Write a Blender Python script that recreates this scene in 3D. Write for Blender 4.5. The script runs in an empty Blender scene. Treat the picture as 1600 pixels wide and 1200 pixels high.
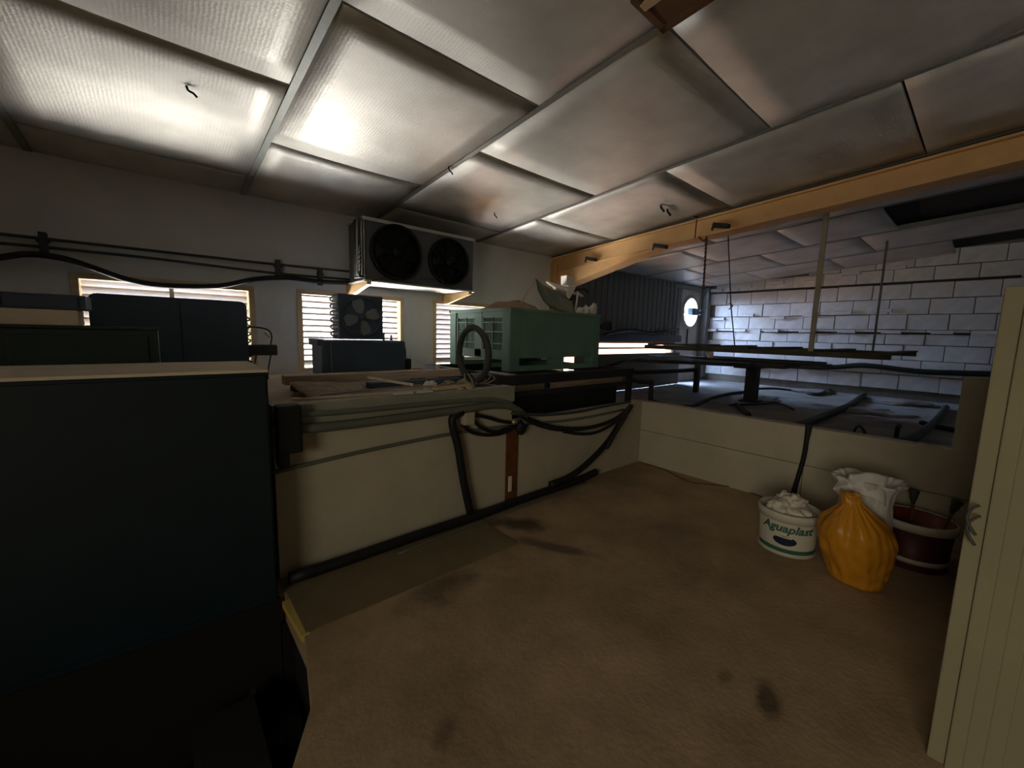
import bpy, bmesh, math, random
from mathutils import Vector, Matrix, noise
random.seed(7)
C = bpy.context.scene.collection
sc = bpy.context.scene
PI = math.pi
# ------------------------------------------------------------------ camera
F, YAW, PIT, ROL, H = 637.3, 0.7120, -0.1225, 0.02516, 1.40
fwd = Vector((math.sin(YAW)*math.cos(PIT), math.cos(YAW)*math.cos(PIT), math.sin(PIT)))
rgt = Vector((math.cos(YAW), -math.sin(YAW), 0)); upv = rgt.cross(fwd)
R2 = rgt*math.cos(ROL) + upv*math.sin(ROL); U2 = -rgt*math.sin(ROL) + upv*math.cos(ROL)
cam = bpy.data.objects.new('camera', bpy.data.cameras.new('camera')); C.objects.link(cam)
M3 = Matrix((R2, U2, -fwd)).transposed()
cam.matrix_world = Matrix.Translation((0, 0, H)) @ M3.to_4x4()
cam.data.sensor_width = 36; cam.data.lens = F/1600*36; cam.data.clip_start = 0.02
sc.camera = cam
def A(px, py, X=None, Y=None, z=None):          # a point of the place seen along one sight line, at a known depth
    d = R2*((px-800)/F) - U2*((py-600)/F) + fwd
    t = X/d.x if X is not None else (Y/d.y if Y is not None else (z-H)/d.z)
    return Vector((0, 0, H)) + d*t
# ------------------------------------------------------------------ world, sun, exposure
def srgb(r, g, b):
    f = lambda c: (c/255/12.92) if c/255 <= .04045 else ((c/255+.055)/1.055)**2.4
    return (f(r), f(g), f(b), 1)
w = bpy.data.worlds.new('sky'); sc.world = w; w.use_nodes = True
nt = w.node_tree; nt.nodes.clear()
wo = nt.nodes.new('ShaderNodeOutputWorld'); bg = nt.nodes.new('ShaderNodeBackground')
tc = nt.nodes.new('ShaderNodeTexCoord'); sx = nt.nodes.new('ShaderNodeSeparateXYZ'); rp = nt.nodes.new('ShaderNodeValToRGB')
mp = nt.nodes.new('ShaderNodeMapRange'); mp.inputs['From Min'].default_value = -1; mp.inputs['From Max'].default_value = 1
nt.links.new(tc.outputs['Generated'], sx.inputs[0]); nt.links.new(sx.outputs['Z'], mp.inputs['Value'])
nt.links.new(mp.outputs[0], rp.inputs[0]); nt.links.new(rp.outputs[0], bg.inputs[0]); nt.links.new(bg.outputs[0], wo.inputs[0])
rp.color_ramp.elements[0].position = .26; rp.color_ramp.elements[0].color = (1.0, .98, .94, 1)   # sunlit pale ground below
e_ = rp.color_ramp.elements.new(.46); e_.color = (.15, .146, .14, 1)                              # horizon darkened to dim the right-hand ceiling, as shaded houses would
rp.color_ramp.elements[-1].position = .53; rp.color_ramp.elements[-1].color = (1.05, 1.42, 2.05, 1)   # hazy bright sky
bg.inputs['Strength'].default_value = 68.0
sun = bpy.data.objects.new('sun', bpy.data.lights.new('sun', 'SUN')); C.objects.link(sun)
sun.data.energy = 5; sun.data.angle = .01; sun.data.color = (1, .9, .75)
sun.rotation_euler = Vector((.25, .75, -.75)).to_track_quat('-Z', 'Y').to_euler()
WINS = [(-.47, .68, .98, 1.765), (1.06, 2.17, .98, 1.775), (2.575, 3.72, .97, 1.78), (4.95, 8.56, .80, 1.305)]
def portal(x0, x1, z0, z1, y=4.74):
    l = bpy.data.lights.new('window_daylight', 'AREA'); l.shape = 'RECTANGLE'; l.size = x1-x0+.05; l.size_y = z1-z0+.05
    o = bpy.data.objects.new('window_daylight', l); C.objects.link(o); o.location = ((x0+x1)/2, y, (z0+z1)/2)
    o.rotation_euler = (-PI/2, 0, 0); l.cycles.is_portal = True
for wn in WINS: portal(*wn)
portal(8.77, 9.43, 1.65, 2.31)
fill = bpy.data.objects.new('doorway_light', bpy.data.lights.new('doorway_light', 'AREA')); C.objects.link(fill)   # added fill lamp at the left, lifts floor, parapet and partition
fill.data.shape = 'RECTANGLE'; fill.data.size = 1.8; fill.data.size_y = 1.6; fill.data.energy = 33; fill.data.color = (1, .90, .70); fill.data.spread = math.radians(115)
fill.location = (-2.9, -.9, 1.35); fill.rotation_euler = Vector((1, .12, -.34)).to_track_quat('-Z', 'Y').to_euler()
vs = sc.view_settings; vs.view_transform = 'Standard'; vs.look = 'None'; vs.gamma = 1; vs.use_curve_mapping = False
vs.exposure = 0.22
cy = sc.cycles; cy.use_denoising = True; cy.max_bounces = 10; cy.diffuse_bounces = 8; cy.glossy_bounces = 4
cy.caustics_reflective = False; cy.caustics_refractive = False; cy.sample_clamp_indirect = 6
# ------------------------------------------------------------------ materials
def mat(name, rgb, rough=.7, metal=0, var=.15, scale=6, bump=0, bscale=60, spec=.4, rgb2=None, stretch=None):
    m = bpy.data.materials.new(name); m.use_nodes = True; t = m.node_tree; b = t.nodes['Principled BSDF']
    c = srgb(*rgb); c2 = srgb(*rgb2) if rgb2 else tuple(x*(1-var*2) for x in c[:3])+(1,)
    co = t.nodes.new('ShaderNodeTexCoord'); n = t.nodes.new('ShaderNodeTexNoise'); n.inputs['Scale'].default_value = scale
    n.inputs['Detail'].default_value = 6; n.inputs['Roughness'].default_value = .65
    src = co.outputs['Object']
    if stretch:
        mpn = t.nodes.new('ShaderNodeMapping'); mpn.inputs['Scale'].default_value = stretch; t.links.new(src, mpn.inputs[0]); src = mpn.outputs[0]
    t.links.new(src, n.inputs['Vector'])
    r = t.nodes.new('ShaderNodeValToRGB'); r.color_ramp.elements[0].position = .3; r.color_ramp.elements[1].position = .7
    r.color_ramp.elements[0].color = c2; r.color_ramp.elements[1].color = c
    t.links.new(n.outputs['Fac'], r.inputs[0]); t.links.new(r.outputs[0], b.inputs['Base Color'])
    b.inputs['Roughness'].default_value = rough; b.inputs['Metallic'].default_value = metal; b.inputs['Specular IOR Level'].default_value = spec
    if bump:
        n2 = t.nodes.new('ShaderNodeTexNoise'); n2.inputs['Scale'].default_value = bscale; n2.inputs['Detail'].default_value = 3
        t.links.new(src, n2.inputs['Vector']); bp = t.nodes.new('ShaderNodeBump'); bp.inputs['Strength'].default_value = bump; bp.inputs['Distance'].default_value = .01
        t.links.new(n2.outputs['Fac'], bp.inputs['Height']); t.links.new(bp.outputs[0], b.inputs['Normal'])
    return m
M = dict(
    plaster=mat('plaster', (228, 226, 222), .85, var=.06, scale=3, bump=.25, bscale=25),
    cream=mat('cream_paint', (192, 184, 162), .75, var=.1, scale=2.5, bump=.15, bscale=20),
    grey=mat('grey_plaster', (120, 120, 116), .85, var=.12),
    darkclad=mat('dark_cladding', (105, 105, 100), .7, var=.1),
    block=mat('light_block', (226, 228, 230), .9, var=.1, scale=8, bump=.4, bscale=40),
    mortar=mat('mortar', (120, 116, 108), .95),
    tan=mat('tan_primer', (224, 178, 120), .55, var=.08, scale=5, bump=.08),
    wood=mat('weathered_wood', (218, 196, 174), .8, var=.2, scale=5, stretch=(1, 12, 12), bump=.2),
    palewood=mat('pale_wood', (214, 186, 146), .7, var=.1, scale=5, stretch=(1, 10, 10)),
    brownwood=mat('brown_wood', (112, 78, 48), .8, var=.2, scale=6),
    steel=mat('galvanised_steel', (165, 165, 160), .45, .7, var=.1, scale=20),
    slatpaint=mat('slat_paint', (140, 134, 130), .5, var=.05),
    white=mat('white_enamel', (215, 215, 210), .5, var=.05),
    darksteel=mat('dark_steel', (42, 40, 38), .6, .2, var=.2),
    black=mat('black_rubber', (24, 24, 24), .6, var=.2),
    teal=mat('dark_teal_paint', (18, 38, 46), .5, var=.15, scale=3),
    tealgreen=mat('dark_green_paint', (34, 56, 50), .5, var=.15, scale=3),
    dustytop=mat('dusty_cream_top', (238, 222, 198), .85, var=.08),
    navy=mat('navy_enamel', (72, 88, 106), .5, var=.12, scale=4),
    fan=mat('fan_grille', (20, 22, 26), .6),
    green=mat('bin_green', (104, 138, 120), .5, var=.12, scale=4),
    tarp=mat('green_tarp', (84, 98, 84), .6, var=.2, scale=9, bump=.3, bscale=30),
    sack=mat('brown_sack', (168, 140, 110), .85, var=.2, bump=.4, bscale=40),
    paper=mat('white_paper', (222, 214, 200), .8, var=.08, scale=10),
    rust=mat('rusty_wood', (120, 70, 34), .85, var=.25, scale=12),
    plastic=mat('white_plastic', (206, 200, 182), .45, var=.08, scale=6),
    bagwhite=mat('white_bag', (225, 220, 214), .5, var=.08, scale=8),
    bagyellow=mat('yellow_bag', (206, 140, 34), .4, var=.15, scale=6),
    maroon=mat('maroon_plastic', (82, 24, 30), .5, var=.2, scale=8),
    redpaint=mat('red_paint_film', (120, 42, 26), .5, var=.25, scale=12),
    logogreen=mat('label_green', (58, 104, 84), .5, var=.15, scale=20),
    logoblue=mat('label_blue', (22, 34, 60), .5, var=.2, scale=20),
    yellow=mat('yellow_nosing', (200, 176, 96), .7),
    gable=mat('dull_cream_panel', (140, 133, 106), .8, var=.08, scale=3, bump=.1),
    steelblade=mat('pale_fan_blade', (176, 184, 192), .5, var=.05),
    rackwood=mat('grey_weathered_wood', (84, 80, 66), .85, var=.25, scale=5),
    rubble=mat('dusty_rubble', (190, 170, 148), .95, var=.25, scale=15, bump=.5),
    slab=mat('dusty_membrane', (176, 178, 180), .9, var=.25, scale=2.2, bump=.5, bscale=9),
    pit=mat('stairwell_shade', (20, 17, 15), .9),  # near-black, the shade down the stairwell put into its colour
    ext=mat('outer_wall_brown', (112, 66, 30), .9, var=.05),
    bar=mat('ceiling_bar', (130, 130, 122), .5, .3, var=.1, scale=30),
    backing=mat('roof_backing', (40, 38, 34), .95),
    yellowlit=mat('lit_bracket_arm', (214, 178, 120), .5, var=.08),  # yellow of the light falling on the arms put into the colour
    greenpipe=mat('grey_green_pipe', (104, 108, 96), .5, var=.1),
    hose=mat('grey_rubber', (66, 68, 66), .6, var=.15),
    brass=mat('brass_fitting', (210, 195, 160), .35, .8),
)
def panel_mat():
    m = bpy.data.materials.new('embossed_foil_panel'); m.use_nodes = True; t = m.node_tree; b = t.nodes['Principled BSDF']
    co = t.nodes.new('ShaderNodeTexCoord'); oi = t.nodes.new('ShaderNodeObjectInfo')
    n = t.nodes.new('ShaderNodeTexNoise'); n.inputs['Scale'].default_value = 3; n.inputs['Detail'].default_value = 5
    t.links.new(co.outputs['Object'], n.inputs['Vector'])
    r = t.nodes.new('ShaderNodeValToRGB'); r.color_ramp.elements[0].color = srgb(182, 178, 168); r.color_ramp.elements[1].color = srgb(206, 202, 192)
    r.color_ramp.elements[0].position = .3; r.color_ramp.elements[1].position = .65
    t.links.new(n.outputs['Fac'], r.inputs[0]); t.links.new(r.outputs[0], b.inputs['Base Color'])
    b.inputs['Roughness'].default_value = .5; b.inputs['Metallic'].default_value = .45
    v = t.nodes.new('ShaderNodeTexVoronoi'); v.inputs['Scale'].default_value = 55; v.inputs['Randomness'].default_value = .25
    t.links.new(co.outputs['Object'], v.inputs['Vector'])
    bp = t.nodes.new('ShaderNodeBump'); bp.inputs['Strength'].default_value = .22; bp.inputs['Distance'].default_value = .006
    t.links.new(v.outputs['Distance'], bp.inputs['Height']); t.links.new(bp.outputs[0], b.inputs['Normal'])
    return m
M['panel'] = panel_mat()
def floor_mat():
    m = bpy.data.materials.new('stained_concrete'); m.use_nodes = True; t = m.node_tree; b = t.nodes['Principled BSDF']
    L = t.links.new; co = t.nodes.new('ShaderNodeTexCoord')
    n = t.nodes.new('ShaderNodeTexNoise'); n.inputs['Scale'].default_value = 1.6; n.inputs['Detail'].default_value = 9; n.inputs['Roughness'].default_value = .7
    L(co.outputs['Object'], n.inputs['Vector'])
    r = t.nodes.new('ShaderNodeValToRGB'); r.color_ramp.elements[0].color = srgb(138, 118, 92); r.color_ramp.elements[1].color = srgb(182, 157, 124)
    r.color_ramp.elements[0].position = .35; r.color_ramp.elements[1].position = .68
    L(n.outputs['Fac'], r.inputs[0]); col = r.outputs[0]
    d = t.nodes.new('ShaderNodeTexNoise'); d.inputs['Scale'].default_value = 7; d.inputs['Detail'].default_value = 4; L(co.outputs['Object'], d.inputs['Vector'])
    # oil and damp stains: (centre x, y, half length, half width, angle, strength)
    for (x, y, a, c, ang, s) in ((1.95, 2.12, .26, .10, -.9, .75), (1.90, 1.74, .30, .06, -1.1, .6), (1.08, 1.82, .26, .12, .1, .55), (1.73, .42, .09, .045, .3, .7),
                                 (1.70, .57, .05, .03, 0, .45), (.68, 1.10, .07, .04, .5, .4), (.75, 1.35, .3, .2, .4, .2), (2.6, 1.2, .5, .25, .6, .2)):
        mp_ = t.nodes.new('ShaderNodeMapping'); mp_.vector_type = 'TEXTURE'; mp_.inputs['Location'].default_value = (x, y, 0); mp_.inputs['Rotation'].default_value = (0, 0, ang); mp_.inputs['Scale'].default_value = (a, c, 1)
        L(co.outputs['Object'], mp_.inputs[0]); ln = t.nodes.new('ShaderNodeVectorMath'); ln.operation = 'LENGTH'; L(mp_.outputs[0], ln.inputs[0])
        ad = t.nodes.new('ShaderNodeMath'); ad.operation = 'MULTIPLY_ADD'; L(d.outputs['Fac'], ad.inputs[0]); ad.inputs[1].default_value = 1.5; L(ln.outputs['Value'], ad.inputs[2])
        mr = t.nodes.new('ShaderNodeMapRange'); mr.inputs['From Min'].default_value = 1.25; mr.inputs['From Max'].default_value = 1.95; mr.inputs['To Min'].default_value = s; mr.inputs['To Max'].default_value = 0
        L(ad.outputs[0], mr.inputs['Value']); mx = t.nodes.new('ShaderNodeMix'); mx.data_type = 'RGBA'
        L(mr.outputs[0], mx.inputs['Factor']); L(col, mx.inputs[6]); mx.inputs[7].default_value = srgb(34, 28, 22); col = mx.outputs[2]
    L(col, b.inputs['Base Color']); b.inputs['Roughness'].default_value = .75; b.inputs['Specular IOR Level'].default_value = .3
    bp = t.nodes.new('ShaderNodeBump'); bp.inputs['Strength'].default_value = .25; bp.inputs['Distance'].default_value = .01
    n2 = t.nodes.new('ShaderNodeTexNoise'); n2.inputs['Scale'].default_value = 40; L(co.outputs['Object'], n2.inputs['Vector']); L(n2.outputs['Fac'], bp.inputs['Height']); L(bp.outputs[0], b.inputs['Normal'])
    return m
M['floor'] = floor_mat()
# ------------------------------------------------------------------ mesh helpers
class B:
    """collects shapes in one bmesh"""
    def __init__(s): s.bm = bmesh.new()
    def box(s, x0, y0, z0, x1, y1, z1, bev=0, mtx=None):
        bm = bmesh.new()
        v = [bm.verts.new(p) for p in ((x0,y0,z0),(x1,y0,z0),(x1,y1,z0),(x0,y1,z0),(x0,y0,z1),(x1,y0,z1),(x1,y1,z1),(x0,y1,z1))]
        for f in ((3,2,1,0),(4,5,6,7),(0,1,5,4),(1,2,6,5),(2,3,7,6),(3,0,4,7)): bm.faces.new([v[i] for i in f])
        if bev: bmesh.ops.bevel(bm, geom=list(bm.edges), offset=bev, segments=2, affect='EDGES', profile=.6)
        return s.add(bm, mtx)
    def add(s, bm, mtx=None):
        if mtx is not None: bmesh.ops.transform(bm, matrix=mtx, verts=bm.verts)
        me = bpy.data.meshes.new('tmp'); bm.to_mesh(me); bm.free(); s.bm.from_mesh(me); bpy.data.meshes.remove(me); return s
    def prism(s, pts, d, mtx=None):
        """pts: closed 3D outline, d: extrusion vector"""
        bm = bmesh.new(); d = Vector(d); a = [bm.verts.new(p) for p in pts]; b = [bm.verts.new(Vector(p)+d) for p in pts]; n = len(a)
        bm.faces.new(a); bm.faces.new(b[::-1])
        for i in range(n): bm.faces.new((a[i], b[i], b[(i+1) % n], a[(i+1) % n]))
        bmesh.ops.recalc_face_normals(bm, faces=bm.faces); return s.add(bm, mtx)
    def tube(s, pts, r, seg=8, smooth=4, closed=False):
        P = [Vector(p) for p in pts]
        if smooth and len(P) > 2:
            Q = []; n = len(P)
            for i in range(n if closed else n-1):
                g = (lambda k: P[k % n]) if closed else (lambda k: P[min(max(k, 0), n-1)])
                a, b, c, d = g(i-1), g(i), g(i+1), g(i+2)
                for k in range(smooth):
                    t = k/smooth
                    Q.append(.5*((2*b)+(c-a)*t+(2*a-5*b+4*c-d)*t*t+(3*b-a-3*c+d)*t**3))
            if not closed: Q.append(P[-1])
            P = Q
        bm = bmesh.new(); rings = []; n = len(P); pn = None
        for i in range(n):
            t = (P[(i+1) % n]-P[i-1]) if closed else (P[min(i+1, n-1)]-P[max(i-1, 0)])
            t.normalize()
            if pn is None: pn = t.orthogonal().normalized()
            pn = (pn - t*pn.dot(t)).normalized(); bn = t.cross(pn)
            rr = r[min(i, len(r)-1)] if isinstance(r, (list, tuple)) else r
            rings.append([bm.verts.new(P[i]+(pn*math.cos(a)+bn*math.sin(a))*rr) for a in (2*PI*k/seg for k in range(seg))])
        for i in range(n if closed else n-1):
            a, b = rings[i], rings[(i+1) % n]
            sh = 0
            if closed and i == n-1:
                sh = min(range(seg), key=lambda q: sum((a[k].co-b[(k+q) % seg].co).length for k in range(seg)))
            for k in range(seg): bm.faces.new((a[k], a[(k+1) % seg], b[(k+1+sh) % seg], b[(k+sh) % seg]))
        if not closed: bm.faces.new(rings[0][::-1]); bm.faces.new(rings[-1])
        for f in bm.faces: f.smooth = True
        return s.add(bm)
    def lathe(s, prof, seg=32, mtx=None, cap=True):
        """prof: (radius, z) list, closed loop when first == last"""
        bm = bmesh.new(); rings = []
        for r, z in prof: rings.append([bm.verts.new((max(r, 1e-4)*math.cos(2*PI*k/seg), max(r, 1e-4)*math.sin(2*PI*k/seg), z)) for k in range(seg)])
        for a, b in zip(rings, rings[1:]):
            for k in range(seg): bm.faces.new((a[k], a[(k+1) % seg], b[(k+1) % seg], b[k]))
        if cap: bm.faces.new(rings[0][::-1]); bm.faces.new(rings[-1])
        for f in bm.faces: f.smooth = len(f.verts) == 4
        bmesh.ops.recalc_face_normals(bm, faces=bm.faces)
        return s.add(bm, mtx)
    def sheet(s, P, th=.008, sub=3, amp=.02, sc_=5, seed=0):
        """crumpled sheet over a grid of 3D control points, with thickness"""
        rows, cols = len(P), len(P[0]); bm = bmesh.new(); nr, nc = (rows-1)*sub+1, (cols-1)*sub+1
        def pt(u, v):
            i, j = min(int(u), rows-2), min(int(v), cols-2); a, b = u-i, v-j
            return (Vector(P[i][j])*(1-a)*(1-b)+Vector(P[i+1][j])*a*(1-b)+Vector(P[i][j+1])*(1-a)*b+Vector(P[i+1][j+1])*a*b)
        G = []
        for i in range(nr):
            row = []
            for j in range(nc):
                p = pt(i/sub, j/sub); q = p*sc_+Vector((seed*3.1, seed*1.7, 0)); p = p+noise.noise_vector(q)*amp
                row.append(bm.verts.new(p))
            G.append(row)
        for i in range(nr-1):
            for j in range(nc-1): bm.faces.new((G[i][j], G[i][j+1], G[i+1][j+1], G[i+1][j]))
        bmesh.ops.recalc_face_normals(bm, faces=bm.faces)
        r = bmesh.ops.solidify(bm, geom=list(bm.faces), thickness=th)
        for f in bm.faces: f.smooth = True
        return s.add(bm)
    def blob(s, c, rad, amp=.25, sc_=4, seed=0, sub=4, flat=None, rid=False):
        bm = bmesh.new(); bmesh.ops.create_icosphere(bm, subdivisions=sub, radius=1)
        for v in bm.verts:
            n0 = v.co.normalized(); q = n0*sc_+Vector((seed*5.3, seed*2.1, seed))
            k = noise.noise(q)*amp + noise.noise(q*2.3)*amp*.5
            if rid: k = (abs(noise.noise(q))-.25)*amp*1.6 + noise.noise(q*3)*amp*.3
            p = n0*(1+k); v.co = Vector((p.x*rad[0], p.y*rad[1], p.z*rad[2]))
            if flat is not None and v.co.z < flat: v.co.z = flat
            v.co += Vector(c)
        for f in bm.faces: f.smooth = True
        return s.add(bm)
def obj(name, b, m, parent=None, label=None, cat=None, group=None, kind=None, loc=None):
    bm = b.bm if isinstance(b, B) else b
    me = bpy.data.meshes.new(name); bm.to_mesh(me); bm.free()
    for x in (m if isinstance(m, (list, tuple)) else [m]): me.materials.append(M[x] if isinstance(x, str) else x)
    o = bpy.data.objects.new(name, me); C.objects.link(o)
    if parent: o.parent = parent
    return tag(o, label, cat, group, kind)
def tag(o, label=None, cat=None, group=None, kind=None):
    if label: o['label'] = label
    if cat: o['category'] = cat
    if group: o['group'] = group
    if kind: o['kind'] = kind
    return o
def thing(name, label, cat, loc=(0, 0, 0), group=None):
    o = bpy.data.objects.new(name, None); C.objects.link(o); o.empty_display_size = .1
    return tag(o, label, cat, group)
def struct(name, b, m, label=None): return obj(name, b, m, None, label, None, None, 'structure')
def inst(src, name, parent, loc, rot=None, scale=None):
    o = src.copy(); C.objects.link(o); o.parent = parent; o.location = loc; o.name = name
    if rot is not None: o.rotation_euler = rot
    if scale is not None: o.scale = scale
    return o
zr = lambda y: 2.58 + .0705*(4.5-y)
# ================================================================== SETTING
# floor with an opening over the dark stairs
b = B()
EDGE = [(.42, 2.46), (.42, 1.88), (.35, 1.51), (.24, 1.31), (.05, .95)]
b.prism([(x, y, -.15) for x, y in EDGE+[(.05, -3), (4.14, -3), (4.14, 2.46)]], (0, 0, .15))
b.box(-3, -3, -.15, .05, .95, 0); b.box(-3, .95, -.15, -1.9, 2.3, 0); b.box(-3, 2.3, -.15, .42, 4.5, 0); b.box(.42, 2.46, -.15, 4.14, 4.5, 0)
floor = struct('floor', b, 'floor')
b = B(); b.prism([(.43, 1.91, .001), (1.74, 1.915, .001), (1.76, 2.41, .001), (.43, 2.43, .001)], (0, 0, .006))
obj('floor_plate', b, mat('floor_plate_paint', (126, 110, 80), .75, var=.15, scale=3), floor, 'greenish thin sheet along the foot of the wall')
b = B(); b.prism([(.395, 2.22, -.03), (.43, 2.22, -.03), (.445, 1.90, -.03), (.41, 1.90, -.03)], (0, 0, .036)); obj('edge_strip', b, 'yellow', floor, 'yellowish strip edging the floor opening')
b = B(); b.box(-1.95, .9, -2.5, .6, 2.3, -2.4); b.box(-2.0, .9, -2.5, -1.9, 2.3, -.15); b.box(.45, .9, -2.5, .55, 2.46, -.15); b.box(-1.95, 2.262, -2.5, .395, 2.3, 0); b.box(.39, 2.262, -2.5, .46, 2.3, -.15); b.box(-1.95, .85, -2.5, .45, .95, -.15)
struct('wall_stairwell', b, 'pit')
st = thing('staircase', 'dark stairs going down through the floor opening at lower left', 'stairs')
b = B(); b.prism([(.25, .97, -.35), (.25, .97, -.60), (-1.45, .97, -2.39), (-1.25, .97, -2.39)], (0, .05, 0)); obj('stringer', b, 'darksteel', st)
b = B(); b.prism([(.25, 2.13, -.35), (.25, 2.13, -.60), (-1.45, 2.13, -2.39), (-1.25, 2.13, -2.39)], (0, .05, 0)); obj('stringer', b, 'darksteel', st)
for k in range(8):
    b = B(); b.box(.0-k*.19, 1.02, -.40-k*.22, .24-k*.19, 2.13, -.36-k*.22); obj('tread', b, 'darksteel', st)
# back wall with openings
b = B()
Y0, Y1 = 4.5, 4.7
cur = -3.0
for (x0, x1, z0, z1) in WINS:
    b.box(cur, Y0, 0, x0, Y1, 2.62); b.box(x0, Y0, 0, x1, Y1, z0); b.box(x0, Y0, z1, x1, Y1, 2.62); cur = x1
cx, cz, hr = 9.1, 1.98, .33
b.box(cur, Y0, 0, 8.7, Y1, 2.62); b.box(9.5, Y0, 0, 9.9, Y1, 2.62); b.box(8.7, Y0, 0, 9.5, Y1, cz-.4); b.box(8.7, Y0, cz+.4, 9.5, Y1, 2.62)
bm = bmesh.new(); N = 32
def sq(a):
    c, s = math.cos(a), math.sin(a); k = .4/max(abs(c), abs(s)); return (cx+c*k, cz+s*k)
ri = [[bm.verts.new((cx+hr*math.cos(2*PI*k/N), y, cz+hr*math.sin(2*PI*k/N))) for k in range(N)] for y in (Y0, Y1)]
ro = [[bm.verts.new((sq(2*PI*k/N)[0], y, sq(2*PI*k/N)[1])) for k in range(N)] for y in (Y0, Y1)]
for k in range(N):
    j = (k+1) % N
    bm.faces.new((ri[0][k], ri[0][j], ro[0][j], ro[0][k])); bm.faces.new((ri[1][j], ri[1][k], ro[1][k], ro[1][j])); bm.faces.new((ri[0][k], ri[1][k], ri[1][j], ri[0][j]))
b.add(bm)
wall_back = struct('wall_back', b, 'plaster')
# windows: timber lining and tilted louvre slats
for n, (x0, x1, z0, z1) in enumerate(WINS[:3], 1):
    b = B(); t = .035
    b.box(x0-.01, 4.485, z1-t, x1+.01, 4.69, z1+.01, .003); b.box(x0, 4.49, z0-.01, x1, 4.69, z0+.02, .003)
    b.box(x0-.01, 4.485, z0, x0+t, 4.69, z1-t, .003); b.box(x1-t, 4.485, z0, x1+.01, 4.69, z1-t, .003)
    wf = struct('window_%d' % n, b, 'palewood')
    ns = 12; th = .006; dp = .092; pitch = (z1-t-z0-.03)/ns; ang = math.radians((-54, -36, -47)[n-1])
    sb = B(); sb.box(x0+t, -dp/2, -th/2, x1-t, dp/2, th/2); sb.box(x0+t, -dp/2-.004, -.013, x1-t, -dp/2, .009)
    s0 = None
    for k in range(ns):
        z = z0+.03+pitch*(k+.5)
        if s0 is None: s0 = obj('slat', sb, 'slatpaint', wf); s0.location = (0, 4.62, z); s0.rotation_euler = (ang, 0, 0)
        else: inst(s0, 'slat', wf, (0, 4.62, z), (ang, 0, 0))
    if n == 1:
        mb = B(); mb.box(.085, 4.565, z0, .115, 4.58, z1-t); obj('slat_rod', mb, 'bar', wf)
x0, x1, z0, z1 = WINS[3]
b = B(); b.box(x0, 4.49, z1-.03, x1, 4.69, z1+.01); b.box(x0, 4.49, z0-.01, x1, 4.69, z0+.02); b.box(x0-.01, 4.49, z0, x0+.03, 4.69, z1-.03); b.box(x1-.03, 4.49, z0, x1+.01, 4.69, z1-.03)
wf = struct('window_4', b, 'brownwood')
mb = B(); mb.box(x0+.03, 4.55, 1.165, x1-.03, 4.6, 1.2); obj('transom', mb, 'brownwood', wf)
# round opening with its ring and fan
b = B(); b.lathe([(hr-.02, -.14), (hr+.045, -.14), (hr+.045, -.10), (hr+.002, -.09), (hr+.002, .1), (hr-.02, .1), (hr-.02, -.14)], 40, Matrix.Translation((cx, 4.585, cz)) @ Matrix.Rotation(-PI/2, 4, 'X'), cap=False)
w5 = struct('window_5', b, 'white')
# outdoors: made-up wall and slab that warm and cut the low window's light
b = B(); b.box(3.9, 6.2, -1, 12, 6.4, 1.9, .01); b.box(3.85, 6.15, 1.9, 12.05, 6.45, 1.97, .01); b.box(3.9, 4.72, -1, 12, 6.2, .5, .01)
obj('added_outer_wall', b, 'ext', None, 'brown wall added outside the low window to tint and cut its light', 'wall')
# end wall of blocks
b = B(); b.box(9.82, -3, 0, 10.0, 4.7, 3.1); wall_end = struct('wall_end', b, 'mortar')
bb = B(); bb.box(-.03, -.245, -.125, .03, .245, .125, .006); blk = None; cnt = 0
for r in range(0, 9):
    z = .72 + r*.262
    y = 4.47 - (.25 if r % 2 else 0) - .25
    while y > -.8:
        if z-.13 < zr(y) - .05:
            px = 9.815 - random.uniform(0, .02)
            if blk is None: blk = obj('block', bb, 'block', wall_end); blk.location = (px, y, z)
            else: inst(blk, 'block', wall_end, (px, y, z + random.uniform(-.004, .004)), (0, 0, random.uniform(-.006, .006)))
        y -= .50
# projecting block ends under the roof and along one course
pb = B(); pb.box(-.07, -.13, -.03, .03, .13, .03, .006); p0 = None
for (y, z) in [(4.1, 1.855), (3.5, 1.93), (2.92, 1.865), (2.35, 1.90), (1.85, 1.95), (1.3, 1.97)] + [(4.25-.62*k, 1.60) for k in range(8)] + [(4.2-.6*k, 2.50+.04*k) for k in range(6)]:
    if p0 is None: p0 = obj('block_stub', pb, 'block', wall_end); p0.location = (9.78, y, z)
    else: inst(p0, 'block_stub', wall_end, (9.78, y, z))
for z, y0, y1 in ((1.575, -1, 4.3), (2.44, -.2, 4.3)):
    lb = B(); lb.box(9.77, y0, z-.018, 9.82, y1, z+.018); obj('joint_batten', lb, 'darksteel', wall_end)
b = B(); b.box(9.62, 4.32, .5, 9.80, 4.47, 2.55, .005); obj('corner_post', b, 'grey', wall_end)
# unseen walls closing the room
b = B(); b.box(-3.1, -3, -.1, -3, 4.7, 3.2); struct('wall_left', b, 'plaster')
b = B(); b.box(-3, -3.1, -.1, 10, -3, 3.3); struct('wall_front', b, 'plaster')
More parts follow.
